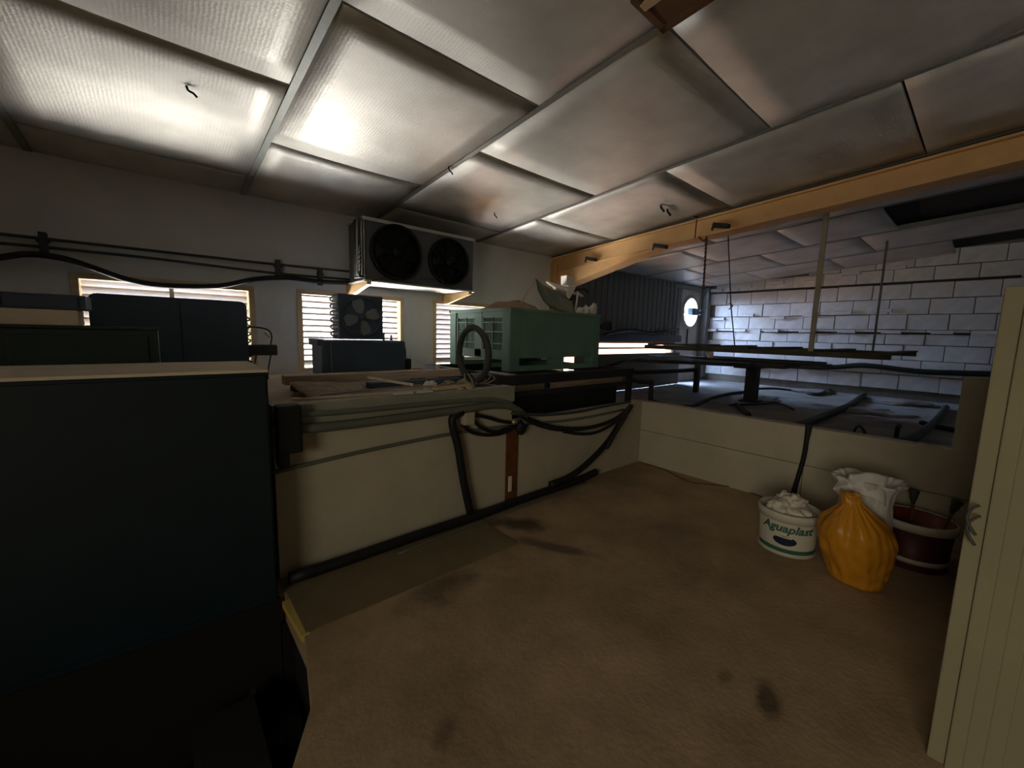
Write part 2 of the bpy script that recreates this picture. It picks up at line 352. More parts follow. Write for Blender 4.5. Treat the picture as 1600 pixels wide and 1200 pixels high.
# dividing walls: tall sandwich-panel wall, low wall and parapet
b = B(); b.box(.43, 2.45, 0, 2.125, 2.555, .985, .004)
wm = struct('wall_middle', b, 'cream')
b = B(); b.box(.45, 2.425, .865, 2.125, 2.45, .985, .004); obj('cap_board', b, mat('cap_board_paint', (150, 150, 132), .7, var=.1), wm, 'greyer board along the top edge')
b = B(); b.box(2.065, 2.44, .02, 2.19, 2.462, .665, .003); obj('rust_post', b, 'rust', wm, 'rusty brown upright covering the wall joint')
b = B(); b.box(2.125, 2.45, 0, 4.14, 2.555, .69, .004); struct('wall_low', b, 'cream')
b = B(); b.box(2.09, 2.425, .115, 2.12, 2.44, .245, .004); obj('slot_light_patch', b, 'paper', wm, 'white patch painted as daylight through a slot at the foot of the rusty upright')  # white patch painted for daylight coming through a slot
b = B(); b.box(4.055, -.15, 0, 4.15, 2.45, .672); wp = struct('wall_parapet', b, 'cream')
for z0, z1 in ((.0, .366), (.372, .69)):
    for y0, y1 in ((-.15, .905), (.909, 2.45)):
        b = B(); b.box(4.035, y0, z0, 4.155, y1, z1, .004); obj('board', b, 'cream', wp)
# upright partition on the right
b = B(); b.box(3.07, -.14, 0, 4.16, -.03, 1.215, .004); b.box(4.035, -.14, .69, 4.16, .09, 1.19, .003)
wr = struct('wall_right', b, 'cream')
b = B(); b.box(1.975, -.18, 0, 3.07, -.055, 1.56, .003); struct('wall_partition', b, 'cream')
b = B(); b.box(1.93, -3, 0, 2.03, -.15, 1.60, .003); b.box(1.93, -.16, 0, 1.97, -.02, 1.572); wg = struct('wall_gable', b, 'gable')
for y0, y1, x, n_ in ((-.056, -.012, 1.908, 'left'), (-.092, -.054, 1.896, 'mid'), (-.132, -.090, 1.907, 'right'), (-.17, -.130, 1.914, 'edge')):
    b = B(); b.box(x, y0, 0, 1.96, y1, 1.575, .005); obj('trim_rib', b, 'gable', wg)
b = B(); ps = []
for k in range(14):
    a = 2*PI*k/14; r_ = 1+.25*math.sin(3*a+.5)
    ps.append((1.924, -.225+.05*math.cos(a)*r_, .905+.03*math.sin(a)*r_))
b.prism(ps, (.008, 0, 0)); obj('hole', b, 'black', wg, 'dark broken hole in the panel')
b = B(); ps = [(1.924, -.155+.008*math.cos(2*PI*k/9), .455+.006*math.sin(2*PI*k/9)) for k in range(9)]; b.prism(ps, (.008, 0, 0)); obj('hole', b, 'black', wg)
# raised slabs behind the dividing walls
b = B(); b.box(4.155, -3, .0, 9.82, 4.5, .44); b.box(2.13, 2.56, 0, 4.155, 4.5, .44)
struct('floor_lower', b, 'slab'); bpy.data.objects['floor_lower'].name = 'floor_raised'
b = B(); b.box(-3, 2.92, .85, .43, 4.5, .95); b.box(.43, 2.556, .85, 2.125, 4.5, .95); b.box(2.05, 2.556, 0, 2.125, 4.5, .85)
struct('floor_platform', b, mat('platform_dust', (206, 188, 166), .9, var=.15, scale=4, bump=.4))
# ceiling of sagging panels on bars
b = B()
bm = bmesh.new(); v = [bm.verts.new(p) for p in ((-3.1, -3.1, zr(-3.1)+.09), (10, -3.1, zr(-3.1)+.09), (10, 4.7, zr(4.7)+.09), (-3.1, 4.7, zr(4.7)+.09))]
v2 = [bm.verts.new(p.co+Vector((0, 0, .12))) for p in v]
bm.faces.new(v[::-1]); bm.faces.new(v2)
for i in range(4): bm.faces.new((v[i], v[(i+1) % 4], v2[(i+1) % 4], v2[i]))
b.add(bm); ceiling = struct('ceiling', b, 'backing')
XS = [-3.0, -1.88, -.62, .64, 1.83, 3.22, 4.63, 5.9, 7.2, 8.5, 9.8]
SEAM = {2: [-1.7, -.25, 1.2, 2.63, 4.04], 3: [-1.0, .47, 1.92, 3.36], 4: [-1.8, -.33, 1.12, 2.58, 3.98], 5: [-.95, .48, 1.9, 3.37],
        6: [-1.7, -.2, 1.35, 2.6, 3.9], 7: [-.9, .9, 1.9, 3.1, 4.0], 8: [-1.7, -.3, 1.3, 2.5, 3.7], 9: [-.9, .5, 1.9, 3.2, 4.1]}
rnd = random.Random(3)
for i in range(len(XS)-1):
    ys = [-3.0] + SEAM.get(i, [-1.5, 0, 1.5, 3]) + [4.5]
    for j in range(len(ys)-1):
        if (i, ys[j]) in ((7, -.9), (9, -.9)): continue          # panels that have fallen out
        x0, x1, y0, y1 = XS[i]+.012, XS[i+1]-.012, ys[j]+.007, ys[j+1]-.007
        s0, s1, sm = rnd.uniform(.001, .011), rnd.uniform(.001, .011), rnd.uniform(-.005, .004)
        n = 8; bm = bmesh.new(); G = []; T = []
        for a in range(n+1):
            u = a/n; ra, rb = [], []
            for c in range(n+1):
                q = c/n; x = x0+(x1-x0)*u; y = y0+(y1-y0)*q
                sag = math.sin(PI*u)*(s0*(1-q)+s1*q) + sm*math.sin(PI*u)*math.sin(PI*q)
                z = zr(y)-sag; ra.append(bm.verts.new((x, y, z))); rb.append(bm.verts.new((x, y, z+.02)))
            G.append(ra); T.append(rb)
        for a in range(n):
            for c in range(n):
                f = bm.faces.new((G[a][c], G[a][c+1], G[a+1][c+1], G[a+1][c])); f.smooth = True
                bm.faces.new((T[a][c], T[a+1][c], T[a+1][c+1], T[a][c+1]))
        for a in range(n):
            bm.faces.new((G[a][0], G[a+1][0], T[a+1][0], T[a][0])); bm.faces.new((G[a+1][n], G[a][n], T[a][n], T[a+1][n]))
            bm.faces.new((G[0][a+1], G[0][a], T[0][a], T[0][a+1])); bm.faces.new((G[n][a], G[n][a+1], T[n][a+1], T[n][a]))
        bmesh.ops.recalc_face_normals(bm, faces=bm.faces)
        obj('panel', bm, 'panel', ceiling)
    if 0 < i:
        bb_ = B(); x = XS[i]
        bb_.prism([(x-.02, -3, zr(-3)-.006), (x+.02, -3, zr(-3)-.006), (x+.02, 4.5, zr(4.5)-.006), (x-.02, 4.5, zr(4.5)-.006)], (0, 0, .005))
        bb_.prism([(x-.004, -3, zr(-3)), (x+.004, -3, zr(-3)), (x+.004, 4.5, zr(4.5)), (x-.004, 4.5, zr(4.5))], (0, 0, .05)); obj('bar', bb_, 'bar', ceiling)
# timber-edged hatch in the ceiling
hb = thing('roof_hatch', 'brown timber framed hatch in the ceiling at the top of the view', 'hatch')
def slope_box(x0, y0, x1, y1, dz0, dz1): return B().prism([(x0, y0, zr(y0)+dz0), (x1, y0, zr(y0)+dz0), (x1, y1, zr(y1)+dz0), (x0, y1, zr(y1)+dz0)], (0, 0, dz1-dz0))
obj('hatch_board', slope_box(1.58, .55, 1.80, 1.09, -.045, -.03), 'brownwood', hb)
obj('frame_rail', slope_box(1.78, .5, 1.82, 1.12, -.05, -.02), 'brownwood', hb); obj('frame_rail', slope_box(1.60, .5, 1.64, 1.10, -.056, -.045), 'palewood', hb)
obj('frame_rail', slope_box(1.56, 1.09, 1.82, 1.12, -.05, -.02), 'brownwood', hb)
# portal beam with haunch and wall column
bx0, bx1 = 4.62, 4.78
def zb(y): return zr(y) - .185
prof = [(-3, zr(-3)-.03), (4.5, zr(4.5)-.03), (4.5, 2.06), (3.94, 2.2), (2.67, zb(2.67)-.035), (-3, zb(-3))]
b = B(); b.prism([(bx0+.015, y, z) for y, z in prof], (.13, 0, 0)); beam = struct('trim_1', b, 'tan', 'tan primed roof beam running up from the back wall with a widening haunch')
def flange(pts, th=.02, x0=bx0-.03, x1=bx1+.03, name='flange', m='tan'):
    q = B(); q.prism([(x0, y, z) for y, z in pts] + [(x0, y, z-th) for y, z in pts[::-1]], (x1-x0, 0, 0)); return obj(name, q, m, beam)
flange([(-3, zb(-3)), (2.67, zb(2.67)-.03)]); flange([(2.67, zb(2.67)-.03), (3.94, 2.2), (4.5, 2.06)]); flange([(-3, zr(-3)-.025), (4.5, zr(4.5)-.025)])
q = B(); q.prism([(bx0-.005, 2.67, zb(2.67)-.03), (bx0-.005, 4.5, zb(4.5)-.03), (bx0-.005, 4.5, zb(4.5)-.045), (bx0-.005, 2.67, zb(2.67)-.045)], (.02, 0, 0)); obj('old_flange', q, 'tan', beam)
b = B(); b.box(4.60, 4.36, .44, 4.80, 4.385, 2.5, .003); b.box(4.69, 4.385, .44, 4.71, 4.49, 2.5); b.box(4.60, 4.475, .44, 4.80, 4.498, 2.5, .003)
struct('trim_2', b, 'tan', 'tan steel column under the beam against the back wall')
# ribbed dark cladding on the far back wall
b = B(); b.box(4.82, 4.46, 1.32, 8.66, 4.495, 2.56); cl = struct('trim_3', b, 'darkclad', 'dark ribbed cladding beside the round opening')
k = 0; x = 4.84; rb0 = None
while x < 8.6:
    if rb0 is None:
        q = B(); q.box(0, 4.445, 1.33, .14, 4.465, 2.55, .006); rb0 = obj('rib_board', q, 'darkclad', cl); rb0.location.x = x
    else: inst(rb0, 'rib_board', cl, (x, 0, 0))
    x += .165
q = B(); q.box(8.3, 4.44, 2.46, 9.6, 4.47, 2.56); obj('head_board', q, 'grey', cl)
# ================================================================== MACHINES ON THE LEFT
t = thing('cabinet', 'big dark teal cabinet with dusty cream top at lower left', 'cabinet')
b = B(); b.box(-1.7, 2.262, 0, .385, 2.86, 1.185, .006); obj('body', b, 'teal', t)
b = B(); b.box(-1.72, 2.25, 1.186, .388, 2.87, 1.2, .003); obj('top', b, 'dustytop', t, 'dusty cream top')
for x0, x1 in ((-1.68, -.68), (-.67, .375)):
    b = B(); b.box(x0, 2.25, .04, x1, 2.262, 1.17, .003); d = obj('door', b, 'teal', t)
    b = B(); b.box(x0+.06, 2.235, .5, x0+.08, 2.25, .62, .003); obj('handle', b, 'darksteel', d)
t = thing('cabinet', 'dark green cabinet behind the big teal one, at the left edge', 'cabinet')
b = B(); b.box(-1.7, 2.96, .952, -.005, 3.36, 1.37, .008); obj('body', b, 'tealgreen', t)
b = B(); b.box(-1.71, 2.955, 1.371, 0, 3.365, 1.385, .003); obj('top', b, 'tealgreen', t)
for k in range(3):
    b = B(); b.box(-1.6+k*.53, 2.95, .99, -1.6+k*.53+.49, 2.96, 1.34, .003); obj('panel', b, 'tealgreen', t)
b = B(); b.box(-1.6, 3.0, 1.386, -.305, 3.22, 1.462, .004); obj('box', b, 'dustytop', None, 'long pale box lying on the dark green cabinet', 'box').name = 'pale_box'
b = B(); b.box(-1.55, 3.0, 1.463, -.27, 3.2, 1.537, .01)
for k in range(5): b.box(-1.5+k*.25, 2.99, 1.475, -1.3+k*.25, 3.0, 1.525, .003)
obj('fan_housing', b, 'navy', None, 'dark flat housing on top of the long pale box', 'housing')
# flat condenser in front of the first window
t = thing('condenser', 'large dark blue condenser standing in front of the leftmost window', 'condenser')
def rrect(x0, z0, x1, z1, r, y):
    p = []
    for (cx_, cz_, a0) in ((x1-r, z1-r, 0), (x0+r, z1-r, 90), (x0+r, z0+r, 180), (x1-r, z0+r, 270)):
        for k in range(5): a = math.radians(a0+k*22.5); p.append((cx_+r*math.cos(a), y, cz_+r*math.sin(a)))
    return p
b = B(); b.prism(rrect(-.355, .96, .555, 1.605, .045, 4.0), (0, .22, 0)); obj('body', b, 'navy', t)
b = B(); b.prism(rrect(-.34, 1.0, .12, 1.59, .03, 3.988), (0, .012, 0)); obj('panel', b, 'navy', t)
b = B(); b.prism(rrect(.13, 1.0, .54, 1.59, .03, 3.988), (0, .012, 0)); obj('panel', b, 'navy', t)
for k in range(8):
    b = B(); b.tube([(.552, 4.08, 1.03+.06*k), (.577, 4.08, 1.035+.06*k), (.582, 4.08, 1.045+.06*k), (.577, 4.08, 1.055+.06*k), (.552, 4.08, 1.06+.06*k)], .006); obj('return_bend', b, 'hose', t)
for x in (-.29, .49):
    b = B(); b.box(x-.03, 4.02, .951, x+.03, 4.2, .962); obj('foot', b, 'darksteel', t)
t = thing('pressure_switch', 'dark control box with a looped cable right of the dark blue condenser', 'switch')
b = B(); b.box(.557, 4.04, 1.162, .775, 4.13, 1.252, .008); obj('housing', b, 'hose', t)
b = B(); b.tube([(0.547, 4.080, 1.400), (0.638, 4.070, 1.400), (0.718, 4.070, 1.377), (0.741, 4.080, 1.320), (0.729, 4.080, 1.252)], .006); obj('cable', b, 'black', t)
b = B(); b.tube([(0.684, 4.070, 1.354), (0.724, 4.060, 1.314)], .008); obj('union', b, 'brass', t)
for x in (.62, .73):
    b = B(); b.tube([(x, 4.09, 1.162), (x-.015, 4.09, 1.09), (x-.03, 4.09, 1.0), (x-.03, 4.09, .951)], .006); obj('tube', b, 'hose', t)
# compressor set with its fan coil
t = thing('compressor_set', 'dark blue refrigeration compressor set with fan coil on top, before the second window', 'compressor')
b = B(); b.box(1.09, 3.88, .952, 1.90, 4.2, 1.30, .02); b.box(1.06, 3.9, 1.25, 1.12, 4.18, 1.31, .008); base = obj('base_housing', b, 'navy', t)
b = B(); b.box(1.165, 3.866, .96, 1.175, 3.88, 1.285, .001); obj('seam', b, 'bar', base)
b = B(); b.prism(rrect(1.36, .965, 1.83, 1.2, .01, 3.868), (0, .013, 0)); obj('service_panel', b, 'navy', base)
b = B(); b.box(1.245, 3.87, 1.312, 1.66, 4.06, 1.725, .008); coil = obj('coil_housing', b, 'navy', t)
for k in range(6):
    b = B(); z = 1.36+.062*k; b.tube([(1.245, 3.93, z-.02), (1.205, 3.93, z-.018), (1.19, 3.93, z), (1.205, 3.93, z+.018), (1.245, 3.93, z+.02)], .009); obj('return_bend', b, 'steel', coil)
b = B(); b.lathe([(.175, -.012), (.19, -.012), (.19, .012), (.175, .012), (.175, -.012)], 36, Matrix.Translation((1.452, 3.862, 1.52)) @ Matrix.Rotation(PI/2, 4, 'X'), cap=False); obj('fan_ring', b, 'navy', coil)
for k in range(4):
    b = B(); bm = bmesh.new(); a = math.radians(20+90*k); P = []
    for (r_, w_) in ((.03, .02), (.08, .05), (.13, .065), (.165, .05)):
        for s_ in (-1, 1): P.append(bm.verts.new((1.452+r_*math.cos(a)-s_*w_*math.sin(a), 3.862+s_*.012, 1.52+r_*math.sin(a)+s_*w_*math.cos(a))))
    for i in range(3): bm.faces.new((P[2*i], P[2*i+1], P[2*i+3], P[2*i+2]))
    bmesh.ops.solidify(bm, geom=list(bm.faces), thickness=.004); b.add(bm); obj('blade', b, 'steelblade', coil)
b = B(); b.lathe([(.001, -.012), (.035, -.012), (.03, .02), (.001, .02)], 16, Matrix.Translation((1.452, 3.86, 1.52)) @ Matrix.Rotation(PI/2, 4, 'X')); obj('hub', b, 'navy', coil)
b = B(); b.box(1.90, 3.92, 1.0, 1.985, 4.05, 1.115, .008); obj('terminal_box', b, 'darksteel', t)
b = B(); b.tube([(1.86, 4.0, 1.28), (1.93, 4.0, 1.26), (1.955, 4.0, 1.20), (1.955, 4.0, 1.115)], .007); obj('tube', b, 'hose', t)
for x, h_ in ((1.72, .07), (1.80, .05)):
    b = B(); b.lathe([(.012, 0), (.012, h_), (.004, h_+.01)], 10, Matrix.Translation((x, 4.0, 1.298))); obj('valve', b, 'steel', t)
# ================================================================== COOLING UNIT ON THE WALL
t = thing('cooling_unit', 'wall hung twin fan cooling unit under the ceiling', 'cooler')
bx = (1.54, 2.81); yf, yb_ = 4.0, 4.42; z0, z1 = 1.885, 2.46
b = B(); b.box(bx[0], yf, z0, bx[1], yb_, z1, .006); body = obj('casing', b, mat('backlit_casing', (98, 100, 104), .45, var=.06), t)  # casing coloured dark for the shade on its backlit front
b = B(); b.box(bx[0]-.02, yf-.02, z1, bx[1]+.01, yb_, z1+.012, .003); b.box(bx[0]-.02, yf-.02, z1-.02, bx[1]+.01, yf-.012, z1); obj('top_plate', b, 'white', t)
b = B(); b.box(bx[0]-.02, yf-.03, z0-.018, bx[1]+.01, yb_, z0-.002, .003); obj('drip_tray', b, 'white', t)
for fx, fz, fr in ((1.86, 2.178, .272), (2.47, 2.165, .25)):
    mt = Matrix.Translation((fx, yf, fz)) @ Matrix.Rotation(PI/2, 4, 'X')
    b = B(); b.lathe([(fr-.02, 0), (fr, 0), (fr, .05), (fr-.012, .055), (fr-.02, .04), (fr-.02, 0)], 40, mt, cap=False); rg = obj('fan_ring', b, 'fan', t)
    b = B(); b.lathe([(.001, .001), (fr-.02, .001), (fr-.02, .004), (.001, .004)], 40, mt, cap=False); obj('fan_opening', b, 'fan', rg)
    b = B()
    for r_ in (.05, .08, .11, .14, .17, .2): b.lathe([(r_-.0025, .050-(r_*.08)), (r_+.0025, .050-(r_*.08)), (r_+.0025, .055-(r_*.08)), (r_-.0025, .055-(r_*.08)), (r_-.0025, .050-(r_*.08))], 32, mt, cap=False)
    for k in range(4): a = k*PI/4; b.tube([(fx-fr*math.cos(a), yf-.045, fz-fr*math.sin(a)), (fx+fr*math.cos(a), yf-.045, fz+fr*math.sin(a))], .003, 6, 0)
    b.lathe([(.001, .05), (.05, .05), (.05, .06), (.001, .062)], 20, mt); obj('guard', b, 'fan', rg)
    for k in range(5):
        a = 2*PI*k/5; b = B(); bm = bmesh.new(); P = []
        for (r_, w_) in ((.04, .025), (.11, .06), (fr-.03, .075)):
            for s_ in (-1, 1): P.append(bm.verts.new((fx+r_*math.cos(a)-s_*w_*math.sin(a), yf-.02+s_*.012, fz+r_*math.sin(a)+s_*w_*math.cos(a))))
        for i in range(2): bm.faces.new((P[2*i], P[2*i+1], P[2*i+3], P[2*i+2]))
        bmesh.ops.solidify(bm, geom=list(bm.faces), thickness=.004); b.add(bm); obj('blade', b, 'fan', rg)
b = B(); b.box(1.495, yf+.02, z0+.02, bx[0], yf+.16, z1-.0, .006); ec = obj('end_cover', b, 'hose', t)
for k, (x, y) in enumerate(((1.484, 4.03), (1.515, 4.0), (1.535, 3.99))):
    b = B(); b.tube([(x, y, z0+.04), (x, y, 2.2), (x+.002, y, z1-.04), (x+.03, y+.02, z1-.01)], .009); obj('pipe', b, 'steel', ec)
for k in range(6):
    b = B(); z = z0+.08+.04*k; b.tube([(1.49, 4.012, z), (1.487, 3.99, z+.006), (1.49, 3.985, z+.015), (1.487, 3.99, z+.024), (1.49, 4.012, z+.03)], .006); obj('return_bend', b, 'steel', ec)
b = B(); b.tube([(1.60, 3.97, z0-.01), (1.72, 3.96, z0+.03), (1.85, 3.95, z0+.045), (1.97, 3.95, z0+.0), (2.08, 3.95, z0+.03), (2.12, 3.95, z0+.08)], .005); obj('fan_wire', b, 'hose', t)
b = B(); b.tube([(2.14, 3.95, z0+.07), (2.25, 3.95, z0+.075), (2.35, 3.95, z0+.085), (2.42, 3.95, z0+.01), (2.55, 3.95, z0-.002), (2.66, 3.95, z0+.07)], .005); obj('fan_wire', b, 'hose', t)
for x, lab in ((1.55, 'tan triangular wall bracket under the left end of the cooling unit'), (2.72, 'tan triangular wall bracket under the right end of the cooling unit')):
    b = B(); b.prism([(x-.02, 4.498, z0-.022), (x-.02, 3.92, z0-.022), (x-.02, 3.92, z0-.05), (x-.02, 4.40, z0-.14), (x-.02, 4.498, z0-.14)], (.04, 0, 0)); obj('wall_bracket', b, 'yellowlit', None, lab, 'bracket')
# pipes, cable and clips along the back wall
def pw(px, py): return A(px, py, Y=4.46)
b = B(); b.tube([pw(-40, 361), pw(68, 373), pw(250, 393), pw(430, 413), pw(545, 424)], .011, 8, 3); obj('wall_pipe', b, 'hose', None, 'upper of the two thin pipes along the back wall', 'pipe')
b = B(); b.tube([pw(-40, 377), pw(68, 386), pw(250, 405), pw(430, 427), pw(552, 437)], .011, 8, 3); obj('wall_pipe', b, 'hose', None, 'lower of the two thin pipes along the back wall', 'pipe')
def pc(px, py): return A(px, py, Y=4.42)
b = B(); b.tube([pc(-40, 404), pc(0, 402), pc(45, 397), pc(100, 404), pc(150, 420), pc(200, 437), pc(255, 446), pc(340, 447), pc(400, 436), pc(450, 434), pc(500, 440), pc(555, 442)], .022, 10, 4); obj('insulated_cable', b, 'black', None, 'thick black insulated line drooping across the top of the leftmost window', 'cable')
for (px, py, lab) in ((68, 379, 'pipe clip on the back wall near the left edge'), (434, 418, 'pipe clip on the back wall left of the second window'), (500, 430, 'pipe clip on the back wall just left of the cooling unit')):
    p = A(px, py, Y=4.47); b = B(); b.box(p.x-.02, 4.44, p.z-.10, p.x+.02, 4.499, p.z+.07, .004); b.box(p.x-.035, 4.452, p.z+.0, p.x+.035, 4.47, p.z+.02, .003); obj('pipe_clip', b, 'hose', None, lab, 'clip')
# ================================================================== CLUTTER ON THE PLATFORM
b = B(); b.box(.62, 3.18, 1.0, 2.10, 3.30, 1.065, .004, Matrix.Translation((0, 0, .0)) @ Matrix.Rotation(math.radians(-.5), 4, 'Z')); obj('timber_plank', b, 'wood', None, 'long dusty timber plank lying across the clutter before the compressor', 'plank')
for x in (.70, 1.93):
    b = B(); b.box(x, 3.17, .951, x+.12, 3.29, .999, .004); obj('spacer_block', b, 'darksteel', None, 'dark block under the %s end of the long timber plank' % ('left' if x < 1 else 'right'), 'block')
b = B(); b.box(1.2, 3.05, .951, 2.04, 3.14, .998, .004); obj('dark_duct', b, 'navy', None, 'dark blue duct lying under the front of the long timber plank', 'duct')
def plank(name, p, q, w_, th, m, lab, cat):
    p, q = Vector(p), Vector(q); d = (q-p); L = d.length; mt = Matrix.Translation(p) @ d.to_track_quat('X', 'Z').to_matrix().to_4x4()
    b = B(); b.box(0, -w_/2, 0, L, w_/2, th, min(.004, th/3), mt); return obj(name, b, m, None, lab, cat)
b = B(); b.sheet([[(.66, 2.62, .985), (.64, 2.95, 1.04), (.66, 3.12, 1.03)], [(.86, 2.60, .965), (.88, 2.92, 1.02), (.92, 3.12, 1.02)], [(1.08, 2.72, .96), (1.12, 2.94, .985), (1.16, 3.10, .99)]], .012, 4, .012, 9, 2); obj('slate_board', b, 'rubble', None, 'broken dusty board lying under the left part of the timber plank', 'board')
plank('batten', (.55, 2.56, .99), (1.55, 2.53, .988), .025, .012, 'wood', 'thin batten lying along the top of the low cream wall', 'batten')
plank('steel_rod', (.72, 2.60, .998), (1.45, 2.70, 1.003), .014, .012, 'steel', 'grey steel rod beside the thin batten on the wall top', 'rod')
plank('metal_strip', (1.12, 2.475, .988), (1.26, 2.475, .987), .03, .012, 'white', 'bright metal strip on the wall top, left one of two', 'strip')
plank('metal_strip', (1.29, 2.475, .987), (1.41, 2.475, .987), .03, .012, 'white', 'bright metal strip on the wall top, right one of two', 'strip')
plank('stick', (1.10, 2.84, 1.06), (1.33, 2.60, 1.018), .022, .018, 'wood', 'short stick slanting across the clutter', 'stick')
plank('roller_handle', (1.44, 2.52, .99), (1.80, 2.55, .99), .05, .022, 'palewood', 'pale wooden lath on the wall top left of the grey rubber hoop', 'lath').name = 'wood_lath'
b = B(); b.blob((1.42, 2.56, .995), (.05, .04, .022), .5, 3, 4, 3, 0); obj('rubble_lump', b, 'rubble', None, 'dusty lump at the left end of the pale lath', 'lump')
b = B(); b.blob((1.50, 2.66, 1.0), (.05, .045, .04), .5, 3, 9, 3); obj('rag', b, 'paper', None, 'small pale rag behind the pale lath', 'rag')
for i, (x, y, r_) in enumerate(((1.66, 2.50, .035), (1.75, 2.51, .045), (1.82, 2.60, .05), (1.92, 2.75, .06), (1.75, 2.85, .05), (2.0, 2.95, .07), (1.88, 3.02, .05))):
    b = B(); b.blob((x, y, .985 if y < 2.55 else .96), (r_, r_*.8, r_*.6), .5, 2.5, i+20, 3, 0); obj('rubble_piece', b, 'rubble', None, ('small rubble lump on the wall top left of the rubber hoop', 'rubble lump on the wall top closest to the rubber hoop', 'rubble lump at the foot of the rubber hoop', 'rubble lump just behind the foot of the rubber hoop', 'rubble lump near the right end of the timber plank', 'largest rubble lump, between plank and green bin', 'rubble lump farthest back beside the green bin')[i], 'rubble', 'rubble beside the rubber hoop')
b = B()
for i in range(7): b.tube([(1.86+.02*i, 2.62+.01*i, .97), (1.84+.05*i, 2.7, 1.02+.01*(i % 3)), (1.9+.03*i, 2.8, 1.06), (2.02, 2.9, 1.0)], .006, 6, 3)
obj('wire_tangle', b, 'rubble', None, 'dusty tangle of wire at the foot of the grey rubber hoop', 'wire')
plank('post_stub', (1.98, 3.35, .951), (1.98, 3.35, 1.10), .03, .03, 'wood', 'short upright stub left of the green bin', 'stub')
b = B(); b.lathe([(.001, 0), (.05, 0), (.055, .03), (.045, .035), (.001, .035)], 20, Matrix.Translation((1.76, 3.35, 1.03))); b.box(1.70, 3.32, .951, 1.82, 3.40, 1.03, .004); obj('round_cap', b, 'rust', None, 'brown round cap on a block at the right end of the plank', 'cap')
# rubber hoop
hc = Vector((1.93, 2.73, 1.225))
ha = Vector((.03, 1, 0)).normalized(); hb_ = Vector((-.05, -.04, 1)).normalized()
b = B(); b.tube([hc + ha*(.215*math.cos(2*PI*k/28)) + hb_*(.215*math.sin(2*PI*k/28)) for k in range(28)], .027, 10, 1, True); t = obj('rubber_hoop', b, 'hose', None, 'grey rubber hoop standing on edge in front of the green bin', 'hoop')
b = B(); b.box(1.80, 2.53, .951, 2.0, 2.70, .988, .006); obj('wood_block', b, 'darksteel', None, 'dark block under the grey rubber hoop', 'block')
# green pallet bin
t = thing('pallet_bin', 'large dark green plastic pallet bin full of scrap on the steel frame', 'bin')
X0, X1, Y0_, Y1_, Zb, Zt = 2.40, 3.70, 2.82, 3.84, 1.055, 1.635
b = B(); w_ = .045
b.box(X0+.115, Y0_+.006, Zb+.12, X1-.115, Y0_+w_, Zt-.01, .003); b.box(X0+.115, Y1_-w_, Zb+.12, X1-.115, Y1_-.006, Zt-.01, .003); b.box(X1-w_, Y0_+.115, Zb+.12, X1-.006, Y1_-.115, Zt-.01, .003); b.box(X0+.03, Y0_+.03, Zb+.12, X1-.03, Y1_-.03, Zb+.15); obj('walls', b, 'green', t)
for x, y in ((X0, Y0_), (X0, Y1_-.12), (X1-.12, Y0_), (X1-.12, Y1_-.12)):
    b = B(); b.box(x, y, Zb, x+.12, y+.12, Zt-.004, .012); obj('corner_post', b, 'green', t)
for y in (Y0_, (Y0_+Y1_)/2-.05, Y1_-.12):
    b = B(); b.box(X0+.12, y, Zb, X1-.12, y+.1, Zb+.05, .006); b.box((X0+X1)/2-.07, y, Zb+.05, (X0+X1)/2+.07, y+.1, Zb+.12, .004); obj('skid', b, 'green', t)
b = B(); b.box(X0-.006, Y0_-.006, Zt-.03, X1+.006, Y0_+.03, Zt, .005); b.box(X0-.006, Y1_-.03, Zt-.03, X1+.006, Y1_+.006, Zt, .005); b.box(X0-.006, Y0_, Zt-.03, X0+.03, Y1_, Zt, .005); b.box(X1-.03, Y0_, Zt-.03, X1+.006, Y1_, Zt, .005); obj('rim', b, 'green', t)
# ribbed, slotted short side facing left
ls = B(); ym = (Y0_+Y1_)/2
ls.box(X0+.015, Y0_+.12, Zt-.09, X0+.03, Y1_-.12, Zt-.03, .002); ls.box(X0+.01, ym-.06, Zb+.11, X0+.04, ym+.06, Zt-.03, .004); ls.box(X0+.01, Y0_+.1, Zb+.1, X0+.04, Y1_-.1, Zb+.19, .003)
side = obj('slotted_side', ls, 'green', t)
sb = B(); sb.box(0, -.004, Zb+.19, .012, .004, Zt-.08, .001); s0 = None
for y0, y1 in ((Y0_+.13, ym-.06), (ym+.06, Y1_-.12)):
    n = 17
    for k in range(n+1):
        y = y0+(y1-y0)*k/n; big = k % 8 == 0
        if s0 is None: s0 = obj('slat', sb, 'green', side); s0.location = (X0+.02, y, 0)
        else: inst(s0, 'slat', side, (X0+(.008 if big else .02), y, 0), scale=(1.6 if big else 1, 1.8 if big else 1, 1))
    for z in (Zb+.25, Zb+.36, Zb+.45):
        b = B(); b.box(X0+.012, y0, z-.006, X0+.03, y1, z+.006, .001); obj('cross_rib', b, 'green', side)
